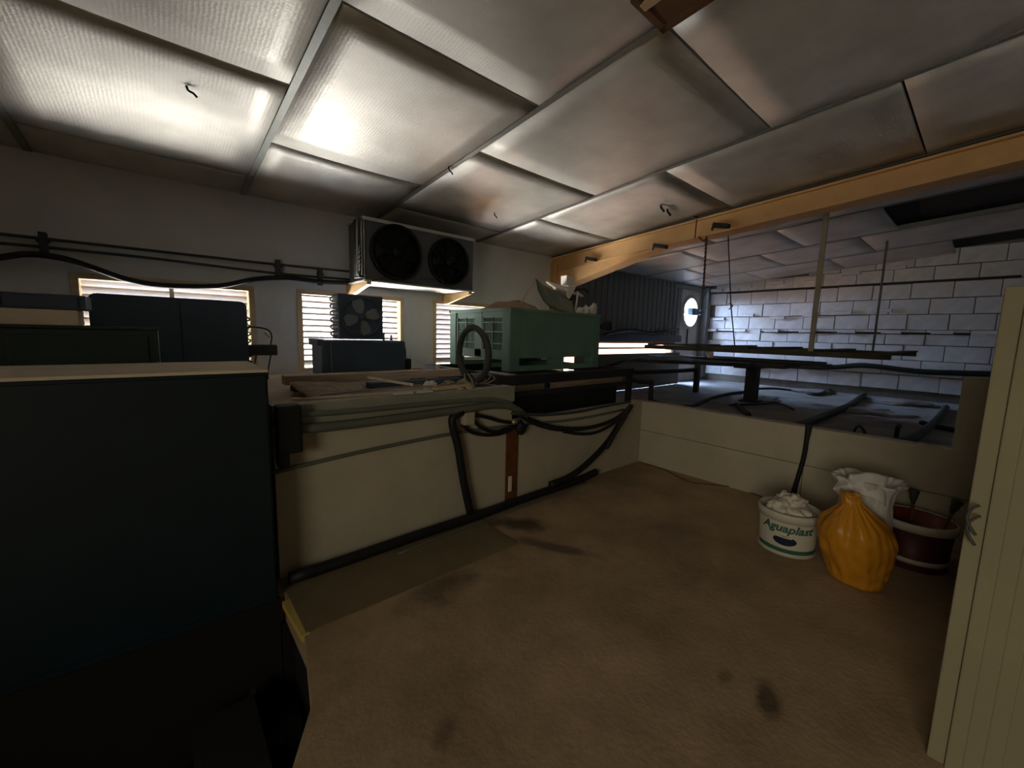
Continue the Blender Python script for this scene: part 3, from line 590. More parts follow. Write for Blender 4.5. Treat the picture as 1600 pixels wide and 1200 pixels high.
# scrap in the bin
def q(px, py, y=3.3): return A(px, py, Y=y)
b = B(); b.blob((2.78, 3.28, 1.50), (.36, .36, .24), .2, 2.2, 3, 4); obj('sack', b, 'sack', None, 'brown dusty sack bulging out of the green bin', 'sack')
b = B(); b.sheet([[q(836, 438, 3.2), q(848, 470, 3.15), q(862, 480, 3.1)], [q(858, 448, 3.35), q(862, 470, 3.2), q(880, 482, 3.1)], [q(886, 460, 3.5), q(885, 478, 3.3), q(893, 487, 3.1)]], .008, 5, .03, 7, 5); tp = obj('tarpaulin', b, 'tarp', None, 'crumpled green tarpaulin sticking up out of the green bin', 'tarpaulin')
b = B(); b.sheet([[q(866, 466, 3.0), q(880, 468, 3.2), q(893, 470, 3.3)], [q(862, 474, 2.95), q(878, 478, 3.05), q(897, 484, 3.1)], [q(858, 478, 2.9), q(880, 488, 2.9), q(900, 492, 2.9)]], .01, 4, .02, 9, 8); obj('fold', b, 'tarp', tp)
b = B(); b.tube([q(808, 484, 3.1), q(822, 460, 3.1), q(836, 436, 3.1)], .009, 8, 0); obj('stick', b, 'wood', None, 'thin stick leaning up out of the left of the green bin', 'stick')
b = B(); b.box(-.26, -.10, -.012, .26, .10, .012, .003, Matrix.Translation(q(883, 452, 3.55)) @ Matrix.Rotation(.10, 4, 'Y') @ Matrix.Rotation(.5, 4, 'X')); obj('white_board', b, 'paper', None, 'flat white board lying on the scrap in the bin', 'board')
b = B(); b.box(-.075, -.05, -.06, .075, .05, .06, .004, Matrix.Translation(q(887, 439, 3.6))); b.box(-.075, -.053, .01, .075, -.05, .014, .001, Matrix.Translation(q(887, 439, 3.6))); obj('white_box', b, 'paper', None, 'small white box on top of the scrap in the green bin', 'box')
b = B(); b.sheet([[q(888, 448, 3.3), q(898, 447, 3.3)], [q(884, 458, 3.25), q(894, 460, 3.25)], [q(888, 468, 3.2), q(888, 468, 3.22)]], .006, 5, .02, 12, 3); obj('rag', b, 'paper', None, 'white rag hanging below the small white box', 'rag')
t = thing('metal_stand', 'dark metal stand with a pale leg among the scrap in the bin', 'stand')
b = B(); b.tube([q(898, 453, 3.4), q(914, 452, 3.4), q(918, 456, 3.35)], .016, 8, 3); obj('bar', b, 'darksteel', t)
b = B(); b.tube([q(903, 457, 3.38), q(899, 486, 3.35)], .011, 8, 0); obj('leg', b, 'white', t)
b = B(); b.box(-.10, -.01, -.18, .10, .01, .14, .004, Matrix.Translation(q(892, 472, 3.5))); obj('plate', b, 'hose', t)
b = B(); b.blob((3.35, 3.25, 1.42), (.26, .36, .20), .25, 2.4, 31, 4); obj('scrap_heap', b, 'tarp', None, 'low heap of scrap in the right half of the green bin', 'scrap')
for i, (px, py) in enumerate(((906, 488), (916, 486), (927, 484))):
    b = B(); b.blob(q(px, py, 3.05), (.05, .035, .05+.012*i), .7, 2.2, i+40, 3, None, True); obj('paper_scrap', b, 'paper', None, ('leftmost of the three pale paper scraps at the right end of the green bin', 'middle one of the three pale paper scraps at the right end of the green bin', 'rightmost of the three pale paper scraps at the right end of the green bin')[i], 'paper', 'paper scraps in the bin')
# steel frame under the bin
t = thing('bin_stand', 'dark steel stand carrying the green bin behind the low wall', 'stand')
for (x0, y0, x1, y1) in ((2.14, 2.57, 4.03, 2.64), (2.14, 3.86, 4.03, 3.93), (2.14, 2.64, 2.21, 3.86), (3.96, 2.64, 4.03, 3.86), (2.9, 2.64, 2.97, 3.86)):
    b = B(); b.box(x0, y0, .965, x1, y1, 1.05, .004); obj('rail', b, 'darksteel', t)
for x, y in ((3.975, 2.585), (3.975, 3.87), (2.16, 3.87), (2.16, 2.585)):
    b = B(); b.box(x, y, .441, x+.055, y+.055, .965, .003); obj('leg', b, 'darksteel', t)
b = B(); b.box(2.16, 2.59, .86, 3.98, 2.63, .905, .003); obj('lower_rail', b, 'darksteel', t)
b = B(); b.tube([(4.0, 2.62, .93), (4.2, 2.60, .885), (4.42, 2.6, .865), (4.46, 2.6, .84), (4.465, 2.6, .441)], .028, 8, 2); obj('bent_leg', b, 'darksteel', t)
b = B(); b.tube([(4.0, 3.0, 1.02), (4.9, 3.3, 1.07), (6.0, 3.6, 1.11)], .03, 8, 0); obj('tie_rail', b, 'darksteel', t)
b = B(); b.tube([(4.0, 3.0, .99), (4.8, 3.0, .93), (6.2, 2.9, .92)], .03, 8, 2); obj('tie_rail', b, 'darksteel', t)
b = B(); b.box(2.2, 2.7, .60, 3.9, 2.74, .86, .003); b.box(2.2, 2.66, .56, 3.9, 2.70, .60, .003); obj('gap_shade', b, 'black', None, 'black board added as the shade under the steel frame', 'board').name = 'gap_shade_board'  # black board put in to paint the shade of the gap
b = B(); b.lathe([(.001, 0), (.075, 0), (.075, .10), (.06, .10), (.06, .02), (.001, .02)], 24, Matrix.Translation((4.60, 3.45, 1.53)) @ Matrix.Rotation(PI/2, 4, 'X') @ Matrix.Rotation(.4, 4, 'Y')); b.tube([(4.6, 3.46, 1.53), (4.6, 4.36, 1.53)], .03, 10, 0); obj('flue_pipe', b, 'darksteel', None, 'dark round pipe end right of the green bin', 'pipe')
# ================================================================== CABLES ON THE LOW WALLS
def W(px, py, y=2.40): return A(px, py, Y=y)
b = B(); b.tube([W(425, 648), W(520, 645), W(640, 634), W(720, 627), W(770, 625), W(800, 632)], .016, 8, 4); obj('wall_hose', b, 'greenpipe', None, 'upper grey green pipe along the top of the tall cream wall', 'pipe')
b = B(); b.tube([W(425, 672), W(520, 666), W(640, 651), W(720, 640), W(780, 633), W(812, 642), W(822, 660)], .028, 10, 4); obj('wall_hose', b, 'greenpipe', None, 'lower thicker grey green pipe along the tall cream wall', 'pipe')
b = B(); b.tube([W(722, 643), W(708, 652), W(708, 668), W(716, 700), W(724, 750), W(735, 802)], .03, 10, 4); obj('drain_pipe', b, 'black', None, 'thick black pipe running down the tall cream wall', 'pipe')
p = W(730, 653, 2.41); b = B(); b.box(p.x-.045, 2.375, p.z-.045, p.x+.045, 2.449, p.z+.045, .004); b.box(p.x-.038, 2.371, p.z-.038, p.x+.038, 2.376, p.z+.038, .003); obj('junction_box', b, 'cream', None, 'small cream junction box beside the thick black pipe', 'box')
for i, (pts, lab) in enumerate((([(738, 648), (760, 652), (785, 659), (803, 660)], 'topmost short black cable looping right from the junction box'), ([(738, 656), (752, 668), (770, 675), (790, 670), (804, 664)], 'middle short black cable looping right from the junction box'), ([(722, 664), (738, 676), (765, 680), (790, 675), (806, 663)], 'lowest short black cable looping below the junction box'))):
    b = B(); b.tube([W(x, y, 2.405) for x, y in pts], .013, 8, 4); obj('short_cable', b, 'black', None, lab, 'cable')
b = B(); p = W(804, 659, 2.395); b.lathe([(.001, -.03), (.02, -.03), (.022, .01), (.012, .03), (.001, .03)], 14, Matrix.Translation(p) @ Matrix.Rotation(PI/2, 4, 'Y')); obj('cable_gland', b, 'brass', None, 'bright metal gland where the black cables meet', 'gland')
b = B(); b.blob(W(814, 668, 2.41), (.05, .03, .06), .4, 2, 3, 3); obj('cable_knot', b, 'black', None, 'black bundle of fittings right of the metal gland', 'fitting')
LC = [([(425, 739), (560, 707), (700, 679), (800, 665), (900, 655), (975, 640)], .012, 'greenpipe', 'thin conduit crossing the whole low wall below the black cables'),
      ([(806, 640), (830, 656), (870, 668), (920, 668), (960, 655), (985, 636)], .017, 'black', 'highest black cable slung across the low wall'),
      ([(810, 648), (840, 664), (880, 672), (930, 667), (968, 652), (988, 634)], .015, 'black', 'second black cable slung across the low wall'),
      ([(880, 674), (905, 678), (930, 676), (955, 664), (975, 650)], .014, 'black', 'short sagging black cable at the right of the low wall'),
      ([(800, 646), (850, 648), (900, 644), (950, 634), (985, 628)], .012, 'hose', 'grey cable along the upper edge of the low wall'),
      ([(986, 634), (972, 655), (950, 690), (920, 722), (890, 745), (860, 757)], .028, 'black', 'thick black hose hanging down the low wall in the corner'),
      ([(978, 650), (962, 675), (948, 700)], .02, 'black', 'short black hose beside the thick hanging hose')]
for i_, (pts, r_, m_, lab) in enumerate(LC):
    b = B(); b.tube([W(x, y, (2.432, 2.41, 2.375, 2.344, 2.31, 2.36, 2.29)[i_]) for x, y in pts], r_, 8, 4); obj('slung_cable', b, m_, None, lab, 'cable')
fp = lambda x, y, r_: A(x, y, z=r_)
b = B(); b.tube([(-.0+.46, 2.36, .035), (.8, 2.36, .035), (1.2, 2.37, .035), (1.7, 2.37, .035), (2.1, 2.385, .035), (2.5, 2.395, .035), (2.9, 2.40, .035), (3.2, 2.405, .06)], .034, 10, 3); obj('floor_hose', b, 'black', None, 'thick black hose lying on the floor along the low wall', 'hose')
b = B(); b.tube([(1.05, 2.27, .012), (1.5, 2.31, .012), (2.0, 2.32, .012), (2.5, 2.33, .012), (3.0, 2.36, .012)], .006, 6, 3); obj('floor_cable', b, 'greenpipe', None, 'thin light cable on the floor beside the thick black hose', 'cable')
b = B(); b.tube([A(1000, 722, z=.006), A(1040, 735, z=.006), A(1075, 752, z=.006), A(1110, 757, z=.006), A(1150, 762, z=.006), A(1195, 778, z=.006)], .005, 6, 4); obj('floor_cable', b, 'brownwood', None, 'thin brown cable wandering over the floor by the parapet', 'cable')
b = B(); b.box(.43, 2.33, .74, .55, 2.424, 1.0, .015); b.box(.43, 2.34, .67, .485, 2.42, .76, .012); obj('foam_lagging', b, 'black', None, 'dark torn pipe lagging at the left end of the tall cream wall', 'lagging')
b = B(); b.tube([(4.02, .905, .72), (4.015, .90, .66), (4.018, .905, .45), (4.012, .93, .25), (4.0, .96, .03)], .018, 8, 4); b.tube([(4.02, .885, .72), (4.012, .885, .66), (4.012, .92, .35), (4.0, .94, .03)], .012, 8, 4); obj('parapet_cable', b, 'black', None, 'pair of black cables hanging over the parapet down to the white bucket', 'cable')
# ================================================================== HANGING RACK AND DARK TABLE
t = thing('hanging_rack', 'long weathered wooden rack slung level from the roof beyond the parapet', 'rack')
zk = 1.27
RX0, RX1 = 5.45, 7.6
for x, y0, y1 in ((RX0, .62, 3.3), (RX1, .62, 4.2)):
    b = B(); b.box(x-.05, y0, zk-.035, x+.05, y1, zk+.02, .004); obj('rail', b, 'rackwood', t)
for k, y in enumerate((.66, 1.3, 1.95, 2.6, 3.2)):
    b = B(); b.box(RX0-.05, y-.05, zk+.021, RX1+.05, y+.05, zk+.04, .003); obj('cross_board', b, 'rackwood', t)
p = A(1270, 543, X=5.45); pt_ = A(1286, 330, X=5.45)
b = B(); b.box(p.x-.075, p.y-.024, zk+.02, p.x-.05, p.y+.024, zr(p.y)-.04, .003, None); post = obj('hanger_post', b, mat('pale_batten', (176, 168, 150), .8, var=.12), t, 'pale upright batten holding the rack up to the roof')
b = B(); y_ = A(1374, 470, X=7.6).y; b.box(7.59, y_-.012, zk+.02, 7.615, y_+.012, zr(y_)-.04, .003); obj('hanger_post', b, 'grey', t)
t = thing('chain', 'rusty chain hanging from the roof beam', 'chain')
b = B(); b.tube([(4.57, 2.25, 2.70), (4.565, 2.25, 2.62), (4.56, 2.25, 2.50)], .007, 6, 2); obj('hook_wire', b, 'rust', t)
ch0 = A(1104, 372, X=4.55); ch1 = A(1099, 452, X=4.55)
nl = 26; lk = None
for k in range(nl):
    p = ch0.lerp(ch1, k/(nl-1))
    if lk is None:
        b = B(); b.tube([(.009*math.cos(a), 0, .022*math.sin(a)) for a in (2*PI*i/10 for i in range(10))], .004, 5, 1, True); lk = obj('link', b, 'rust', t); lk.location = p
    else: inst(lk, 'link', t, p, (0, 0, PI/2*(k % 2)))
b = B(); b.tube([A(1092, 370, X=4.55), A(1098, 376, X=4.55), A(1104, 373, X=4.55)], .01, 6, 3); obj('hook', b, 'rust', t)
b = B(); c0 = A(1137, 360, X=5.2); c1 = A(1142, 478, X=5.2); c2 = A(1148, 540, X=5.4)
b.tube([(c0.x, c0.y, zr(c0.y)-.03), c1, c2], .006, 6, 0); b.tube([c1+Vector((0, .02, .03)), c1+Vector((0, -.02, 0)), c1+Vector((0, .02, -.04))], .006, 6, 3); obj('rope', b, 'black', None, 'thin dark cord with a hook hanging right of the chain', 'cord')
t = thing('dark_table', 'dark post table standing under the hanging rack', 'table')
b = B(); b.box(6.3, 1.75, 1.02, 7.9, 3.5, 1.07, .006); b.box(6.5, 1.3, 1.075, 6.62, 3.9, 1.11, .004); b.box(7.2, 1.5, 1.075, 7.3, 3.2, 1.11, .004); obj('top', b, 'darksteel', t)
b = B(); b.box(6.9, 2.27, .46, 7.06, 2.43, 1.02, .006); obj('post', b, 'darksteel', t)
b = B(); b.box(6.6, 2.2, .97, 7.4, 2.5, 1.019, .004); obj('bracket', b, 'darksteel', t)
b = B(); b.box(6.85, 2.22, .441, 7.11, 2.48, .46, .003); obj('base_plate', b, 'darksteel', t)
b = B(); b.box(7.2, 3.3, .441, 7.28, 3.38, 1.02, .003); obj('leg', b, 'darksteel', t)
plank('loose_beam', (5.9, 3.9, .99), (5.6, 1.9, 1.06), .12, .05, 'darksteel', 'dark beam lying slanted over the end of the table', 'beam')
b = B(); b.box(4.9, 4.18, .45, 8.2, 4.21, 1.10, .004, None); obj('grey_sheet', b, 'grey', None, 'big grey sheet standing in front of the low window', 'sheet')
b = B(); b.tube([(8.25, 4.35, .45), (8.25, 4.35, 1.25)], .04, 8, 0); obj('short_pipe', b, 'hose', None, 'dark upright pipe at the right end of the low window', 'pipe')
for z, lab in ((.62, 'lower of two pale planks lying behind the steel frame'), (.70, 'upper of two pale planks lying behind the steel frame')):
    b = B(); b.box(3.2, 4.05, z-.035, 6.0, 4.14, z+.035, .004); obj('long_plank', b, 'palewood', None, lab, 'plank')
for x in (3.5, 5.7):
    b = B(); b.box(x, 4.04, .441, x+.1, 4.15, .584, .003); obj('trestle_block', b, 'wood', None, 'wooden block under the %s end of the two pale planks' % ('left' if x < 4 else 'right'), 'block')
b = B(); b.lathe([(.001, 0), (.04, 0), (.045, .07), (.03, .10), (.001, .10)], 16, Matrix.Translation((6.35, 2.75, 1.113))); obj('white_cup', b, 'paper', None, 'small white cup on the dark table', 'cup')
# cables and bundles on the raised slab
zs = .44
def S(px, py, r_=.02): return A(px, py, z=zs+r_)
SL = [([(1236, 668), (1262, 660), (1300, 645), (1330, 632), (1350, 616)], .045, 'thick dusty roll running back from the parapet across the slab'),
      ([(1400, 690), (1420, 688), (1445, 672), (1465, 655), (1478, 636)], .04, 'dark knotted bundle at the right of the slab'),
      ([(1440, 660), (1462, 666), (1490, 672)], .03, 'short dark bundle by the upright partition'),
      ([(1016, 626), (1050, 634), (1085, 634), (1110, 622), (1140, 615), (1168, 612)], .025, 'dark cable looping from the frame to the table post'),
      ([(1170, 608), (1210, 607), (1260, 612), (1300, 612)], .02, 'black hose lying behind the table post'),
      ([(1150, 632), (1160, 640), (1170, 648)], .03, 'short dark offcut in front of the table post'),
      ([(1140, 633), (1180, 632), (1215, 630), (1240, 640)], .014, 'thin cable beside the table post'),
      ([(1262, 614), (1280, 616), (1300, 608), (1318, 607)], .035, 'dark rag roll in the middle of the slab')]
for pts, r_, lab in SL:
    b = B(); b.tube([S(x, y, r_*.9) for x, y in pts], r_, 8, 4); obj('slab_cable', b, 'hose' if r_ > .03 else 'black', None, lab, 'cable')
b = B(); b.tube([S(1400, 688, .0)+Vector((0, 0, 0)), S(1400, 688)+Vector((0, 0, .12)), S(1408, 690)+Vector((0, .02, .15))], .02, 8, 3); obj('bent_pipe', b, 'black', None, 'short bent black pipe standing on the slab', 'pipe')
b = B(); b.tube([S(1335, 678, 0), S(1335, 678)+Vector((0, 0, .05)), S(1342, 676)+Vector((0, 0, .07)), S(1350, 680)+Vector((0, 0, .04)), S(1350, 682, 0)], .012, 8, 3); obj('wire_loop', b, 'black', None, 'small black wire loop on the slab near the parapet', 'wire')
for i, (px, py, rx) in enumerate(((1270, 612, .25), (1400, 628, .3), (1345, 640, .3), (1190, 622, .2))):
    c_ = S(px, py); b = B(); b.blob((c_.x, c_.y, zs), (rx, rx*1.4, .05), .6, 2, i+60, 4, 0); obj('dust_heap', b, 'slab', None, ('low dusty heap behind the table post', 'low dusty heap at the back right of the slab', 'low dusty heap between the roll and the bundle', 'low dusty heap at the foot of the table post')[i], 'heap')
b = B(); b.tube([A(1180, 570, X=9.72), A(1290, 574, X=9.72), A(1350, 571, X=9.72), A(1430, 580, X=9.72), A(1500, 583, X=9.72), A(1580, 585, X=9.72)], .045, 8, 4); obj('wall_duct', b, 'black', None, 'long black hose running along the foot of the block wall', 'hose')
b = B(); b.tube([A(945, 522, Y=4.40), A(985, 516, Y=4.40), A(1020, 521, Y=4.40), A(1060, 514, Y=4.40)], .03, 8, 4); obj('cladding_cable', b, 'black', None, 'black cable sagging along the dark cladding', 'cable')
b = B(); b.box(4.86, 4.40, 1.31, 8.66, 4.44, 1.45, .004); obj('dark_shelf_beam', b, 'darksteel', None, 'dark beam above the low window', 'beam')
# fan motor in the round opening
t = thing('extractor_fan', 'extractor fan with a dark motor in the round wall opening', 'fan')
b = B(); mo = Vector((9.03, 4.36, 1.985)); b.box(mo.x-.13, 4.30, mo.z-.075, mo.x+.17, 4.44, mo.z+.075, .02); obj('motor', b, 'navy', t)
b = B(); b.tube([mo+Vector((0, .05, 0)), (cx, 4.60, cz)], .03, 10, 0); obj('shaft', b, 'navy', t)
b = B(); b.box(mo.x+.1, 4.40, mo.z-.03, 9.50, 4.44, mo.z+.03, .004); b.box(9.46, 4.40, mo.z-.06, 9.50, 4.499, mo.z+.06, .004); obj('bracket', b, 'navy', t)
for k in range(4):
    a = .6+PI/2*k; b = B(); bm = bmesh.new(); P = []
    for (r_, w_) in ((.03, .02), (.15, .03), (.25, .035)):
        for s_ in (-1, 1): P.append(bm.verts.new((cx+r_*math.cos(a)-s_*w_*math.sin(a), 4.62+s_*.015, cz+r_*math.sin(a)+s_*w_*math.cos(a))))
    for i in range(2): bm.faces.new((P[2*i], P[2*i+1], P[2*i+3], P[2*i+2]))
    bmesh.ops.solidify(bm, geom=list(bm.faces), thickness=.004); b.add(bm); obj('blade', b, 'white', t)
b = B(); b.tube([(9.05, 4.47, 1.62), (9.05, 4.47, 1.2)], .015, 8, 0); obj('fan_cable', b, 'black', None, 'dark cable dropping from the extractor fan', 'cable')
# hooks on the beam
for (px, py, lab) in ((925, 405, 'lowest dark bracket on the beam, nearest the back wall'), (1033, 385, 'second dark bracket up the beam'), (1128, 353, 'third dark bracket, at the lower edge of the beam'), (1080, 336, 'small dark clip at the top edge of the beam')):
    p = A(px, py, X=4.60); b = B(); b.box(-.05, -.085, -.022, .015, .085, .022, .006, Matrix.Translation(p) @ Matrix.Rotation(.25, 4, 'X')); b.tube([p+Vector((-.04, .06, 0)), p+Vector((-.05, .08, -.02)), p+Vector((-.02, .09, -.03))], .01, 6, 2); obj('beam_hook', b, 'black', None, lab, 'hook')
for (px, py, lab) in ((1036, 325, 'left one of two bent black hooks in the ceiling by the beam'), (1046, 331, 'right one of two bent black hooks in the ceiling by the beam'), (300, 141, 'small dark bracket stuck to the brightest ceiling panel at upper left'), (775, 336, 'small dark stub on the ceiling right of the cooling unit'), (705, 266, 'tiny dark screw beside the second ceiling bar')):
    d_ = .06 if px > 1000 else .03
    # meet the sloping ceiling
    best = min((abs(A(px, py, Y=yy).z-(zr(yy)-.02)), yy) for yy in [1+.01*k for k in range(350)])[1]; p = A(px, py, Y=best)
    b = B(); b.tube([p+Vector((-d_*.8, 0, .03)), p+Vector((-d_*.6, 0, -.005)), p+Vector((d_*.2, .01, -.01)), p+Vector((d_*.7, .01, -.025))], d_*.2, 6, 3); obj('ceiling_hook', b, 'black', None, lab, 'hook')
# ================================================================== BUCKETS AND BAGS
def bucket(name, lab, c, r0, r1, h, body, rim, rimh):
    t = thing(name, lab, 'bucket'); mt = Matrix.Translation(c)
    b = B(); b.lathe([(.001, .004), (r0-.01, .004), (r0-.01, .0), (r0, .0), (r0, .012), (r1, h-.004), (r1-.006, h-.004), (r0-.006, .012), (.001, .012)], 48, mt, cap=False); obj('body', b, body, t)
    b = B(); b.lathe([(r1+.002, h-rimh), (r1+.012, h-rimh), (r1+.014, h-.008), (r1+.008, h), (r1-.002, h), (r1-.002, h-rimh), (r1+.002, h-rimh)], 48, mt, cap=False); obj('rim', b, rim, t, 'wide pale rim band')
    return t
bc = Vector((3.17, .76, 0)); r0, r1, hh = .158, .172, .285
bk = bucket('paint_bucket', 'white bucket with green lettering, filled with rags, beside the yellow bag', bc, r0, r1, hh, 'plastic', 'plastic', .055)
face = math.atan2(-bc.y, -bc.x)          # towards the middle of the room
rad = lambda z: r0+(r1-r0)*z/hh+.0015
def arc_patch(a0, a1, z0f, z1f, m, name, lab, n=16, off=.001):
    b = B(); bm = bmesh.new(); V = []
    for k in range(n+1):
        a = a0+(a1-a0)*k/n; u = k/n
        V.append([bm.verts.new((bc.x+(rad(z)+o_)*math.cos(a), bc.y+(rad(z)+o_)*math.sin(a), z)) for z, o_ in ((z0f(u), off), (z1f(u), off))])
    for k in range(n): bm.faces.new((V[k][0], V[k+1][0], V[k+1][1], V[k][1]))
    bmesh.ops.recalc_face_normals(bm, faces=bm.faces); b.add(bm); return obj(name, b, m, bk, lab)
ang = lambda s: face - s                  # s grows to the viewer's right as the angle falls
arc_patch(face+1.5, face-1.2, lambda u: .022, lambda u: .05, 'logogreen', 'base_band', 'green band near the base')
import mathutils
def text_on_bucket(body, size, a_mid, z, m, name, lab, off=.005):
    cu = bpy.data.curves.new('lettering', 'FONT'); cu.body = body; cu.size = size; cu.align_x = 'CENTER'; cu.shear = .25; cu.offset = .002; cu.resolution_u = 3
    o = bpy.data.objects.new('lettering', cu); C.objects.link(o); dg = bpy.context.evaluated_depsgraph_get(); me = bpy.data.meshes.new_from_object(o.evaluated_get(dg)); bpy.data.objects.remove(o); bpy.data.curves.remove(cu)
    bm = bmesh.new(); bm.from_mesh(me); bpy.data.meshes.remove(me)
    bmesh.ops.subdivide_edges(bm, edges=[e for e in bm.edges if e.calc_length() > .012], cuts=2)
    for v in bm.verts:
        zz = z+v.co.y; a = a_mid + v.co.x/rad(zz); r_ = rad(zz)+off; v.co = (bc.x+r_*math.cos(a), bc.y+r_*math.sin(a), zz)
    return obj(name, bm, m, bk, lab)
text_on_bucket('Aguaplast', .075, face-.02, .165, 'logogreen', 'lettering', 'green slanted brand lettering')
n = 24; bm = bmesh.new(); vs_ = []
for k in range(n):
    a = 2*PI*k/n; z = .105+.032*math.sin(a); th_ = face-.05+.40*math.cos(a); vs_.append(bm.verts.new((bc.x+(rad(z)+.003)*math.cos(th_), bc.y+(rad(z)+.003)*math.sin(th_), z)))
for k in range(n//2-1): bm.faces.new((vs_[(-k) % n], vs_[k+1], vs_[k+2] if k+2 <= n//2 else vs_[n//2], vs_[(-k-1) % n])) if len({(-k) % n, k+1, k+2, (-k-1) % n}) == 4 else bm.faces.new((vs_[0], vs_[1], vs_[-1]))
bmesh.ops.recalc_face_normals(bm, faces=bm.faces); obj('logo_oval', bm, 'logoblue', bk, 'dark blue oval mark')
arc_patch(face-.35, face+.18, lambda u: .126, lambda u: .134, 'paper', 'logo_bar', 'white bar across the oval', off=.006)
b = B(); b.lathe([(r0+.001, 0), (r0+.006, 0), (r0+.006, .01), (r0+.001, .01), (r0+.001, 0)], 48, Matrix.Translation(bc), cap=False); obj('base_ring', b, 'plastic', bk)
b = B(); b.blob(bc+Vector((0, 0, .245)), (.148, .148, .075), .3, 1.8, 3, 5, None, True); b.blob(bc+Vector((.03, -.02, .315)), (.075, .06, .055), .45, 1.3, 5, 4, None, True); b.blob(bc+Vector((-.045, .04, .285)), (.085, .07, .06), .45, 1.4, 9, 4, None, True); b.blob(bc+Vector((.06, .05, .30)), (.06, .05, .05), .5, 1.4, 12, 4, None, True); obj('rag_bundle', b, 'paper', None, 'crumpled off white rags heaped in the white bucket', 'rags')
# yellow bag
def bag(c, prof, seed, pleat, crink, cen, nz=44, N=110):
    """cen(f): centre offset at height fraction f; pleats run up to the neck and deepen there"""
    L = []
    for k in range(nz+1):
        u = k/nz*(len(prof)-1); i = min(int(u), len(prof)-2); t_ = u-i
        g = lambda q: Vector(prof[min(max(q, 0), len(prof)-1)]); a, b_, c_, d = g(i-1), g(i), g(i+1), g(i+2)
        L.append(.5*((2*b_)+(c_-a)*t_+(2*a-5*b_+4*c_-d)*t_*t_+(3*b_-a-3*c_+d)*t_**3))
    bm = bmesh.new(); rings = []; top = max(p[1] for p in prof)
    for k, (r_, z) in enumerate(L):
        f_ = max(0, min(1, z/top)); row = []; ox, oy = cen(f_)
        for q_ in range(N):
            a = 2*PI*q_/N; ca, sa = math.cos(a), math.sin(a)
            rd = 1-2*abs(noise.noise(Vector((ca*2.6, sa*2.6, f_*1.3+seed))))
            rd2 = 1-2*abs(noise.noise(Vector((ca*5.5, sa*5.5, f_*2.2+seed*2))))
            cr = 1-2*abs(noise.noise(Vector((ca*3+seed, sa*3, z*11))))
            wr = 1 + pleat*(.12+f_**4*1.3)*(rd*.7+rd2*.45-.3) + crink*(cr-.5) + crink*1.4*noise.noise(Vector((ca*1.6+seed, sa*1.6, z*5)))
            row.append(bm.verts.new((c[0]+ox+max(r_, .003)*wr*ca, c[1]+oy+max(r_, .003)*wr*sa, max(.003, z+.02*f_*noise.noise(Vector((ca*2, sa*2, seed+3)))))))
        rings.append(row)
    for a_, b_ in zip(rings, rings[1:]):
        for q_ in range(N): bm.faces.new((a_[q_], a_[(q_+1) % N], b_[(q_+1) % N], b_[q_]))
    bm.faces.new(rings[0][::-1])
    for f in bm.faces: f.smooth = True
    return bm
vr = (R2.x, R2.y)                                    # along the wall side, for the lean of the bags
prof = [(.085, .004), (.115, .006), (.128, .03), (.142, .09), (.160, .17), (.170, .25), (.168, .31), (.145, .365), (.105, .41), (.07, .445), (.042, .475), (.03, .50), (.038, .525), (.02, .53), (.003, .528)]
t = thing('rubbish_bag', 'full yellow ochre plastic bag between the two buckets', 'bag')
lean = lambda k0, p_: (lambda f: (vr[0]*k0*(f**p_), vr[1]*k0*(f**p_)))
obj('body', bag((3.045, .365), prof, 4.3, .30, .085, lean(-.085, 1.2)), 'bagyellow', t)
b = B(); b.sheet([[(2.975, .47, .43), (2.98, .475, .50), (3.0, .47, .55)], [(2.95, .44, .41), (2.945, .44, .475), (2.955, .445, .52)], [(2.955, .41, .40), (2.95, .405, .45), (2.965, .41, .49)]], .004, 5, .02, 14, 2); obj('knot_fold', b, 'bagyellow', t)
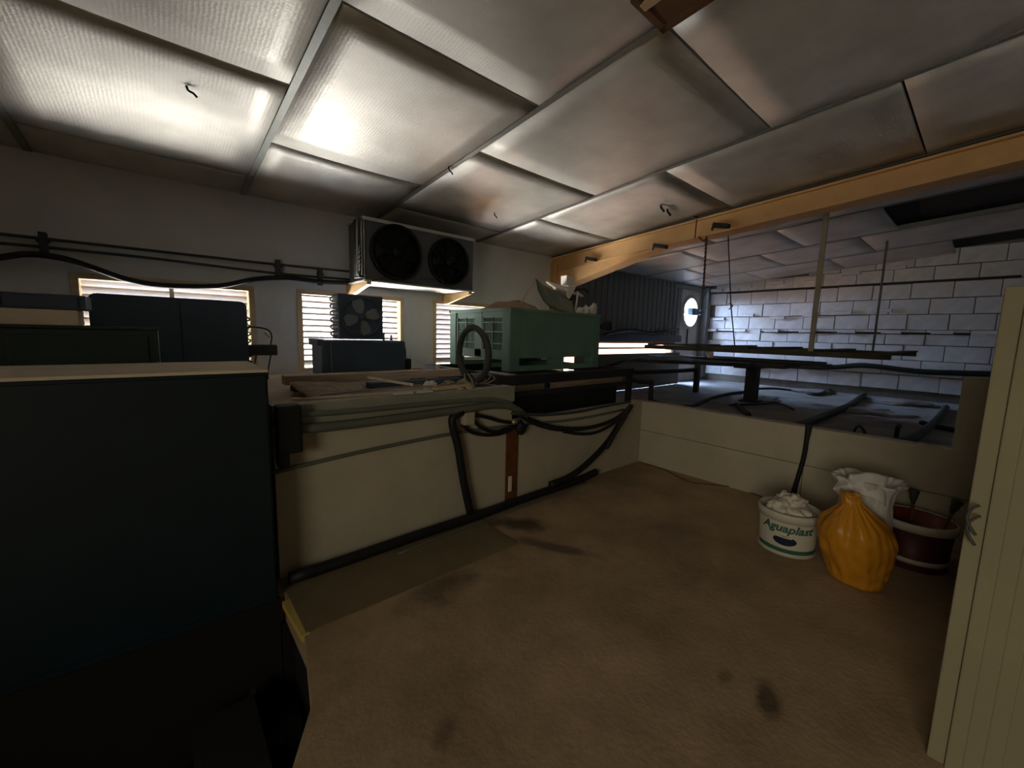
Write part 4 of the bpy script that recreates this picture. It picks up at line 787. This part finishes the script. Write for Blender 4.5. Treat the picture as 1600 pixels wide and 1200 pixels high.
# white bag with an open mouth
t = thing('rubbish_bag', 'white plastic bag with a drooping open mouth behind the yellow bag', 'bag')
prof2 = [(.08, .004), (.11, .006), (.12, .03), (.13, .12), (.135, .22), (.13, .32), (.125, .42), (.13, .49), (.14, .535), (.15, .55), (.152, .535), (.135, .50), (.12, .45), (.10, .42)]
bm = bag((3.36, .40), prof2, 9.1, .22, .05, lean(-.01, 1)); obj('body', bm, 'bagwhite', t)
b = B(); b.sheet([[(3.24, .54, .53), (3.24, .47, .595), (3.26, .40, .615), (3.29, .31, .60)], [(3.19, .54, .49), (3.17, .47, .55), (3.20, .41, .55), (3.24, .31, .54)], [(3.18, .52, .42), (3.15, .47, .45), (3.19, .42, .49), (3.23, .30, .44)]], .004, 6, .035, 11, 6); obj('drooping_flap', b, 'bagwhite', t)
# red bucket
rc = Vector((3.62, .185, 0))
rb = bucket('paint_bucket', 'dark red bucket with white rim and red paint inside, beside the partition', rc, .165, .182, .30, 'maroon', 'plastic', .05)
b = B(); b.lathe([(.158, .02), (.1735, .296), (.1715, .296), (.156, .02)], 40, Matrix.Translation(rc), cap=False); obj('paint_film', b, 'redpaint', rb, 'rusty red paint coating the inside')
b = B(); b.lathe([(.001, .05), (.155, .05), (.155, .056), (.001, .056)], 32, Matrix.Translation(rc), cap=False); obj('paint', b, 'redpaint', rb)
b = B(); b.lathe([(.170, .045), (.174, .045), (.176, .075), (.172, .075), (.170, .045)], 40, Matrix.Translation(rc), cap=False); obj('lower_ring', b, 'plastic', rb, 'pale band low on the side')
b = B(); b.lathe([(.165, 0), (.17, 0), (.17, .01), (.165, .01), (.165, 0)], 40, Matrix.Translation(rc), cap=False); obj('base_ring', b, 'maroon', rb)
for base, top, lab in ((Vector((3.60, .20, .07)), Vector((3.66, .215, .46)), 'paint brush standing in the red bucket, left one'), (Vector((3.66, .10, .07)), Vector((3.62, .02, .46)), 'thin paint brush leaning right in the red bucket')):
    t = thing('paint_brush', lab, 'brush'); d = (top-base)
    b = B(); b.tube([base+d*.3, base+d*.8], .008, 8, 0); obj('handle', b, 'brownwood', t)
    b = B(); b.tube([base+d*.78, base+d*.86, base+d*.95, top], [.012, .012, .02, .02, .026, .026, .026, .014], 8, 2); obj('head', b, 'hose', t)
    b = B(); b.tube([base, base+d*.3], .012, 8, 0); obj('ferrule', b, 'redpaint', t)
# wire handles on the partition edge
for i, (pts, lab) in enumerate((([(1531, 790), (1520, 794), (1511, 806), (1514, 820), (1524, 836)], 'upper bent wire loop on the partition edge'), ([(1532, 806), (1519, 812), (1511, 822), (1514, 838), (1523, 852)], 'lower bent wire loop on the partition edge'))):
    b = B(); b.tube([A(x, y, X=1.87) for x, y in pts], .0045, 6, 4); obj('wire_hook', b, 'hose', None, lab, 'wire')
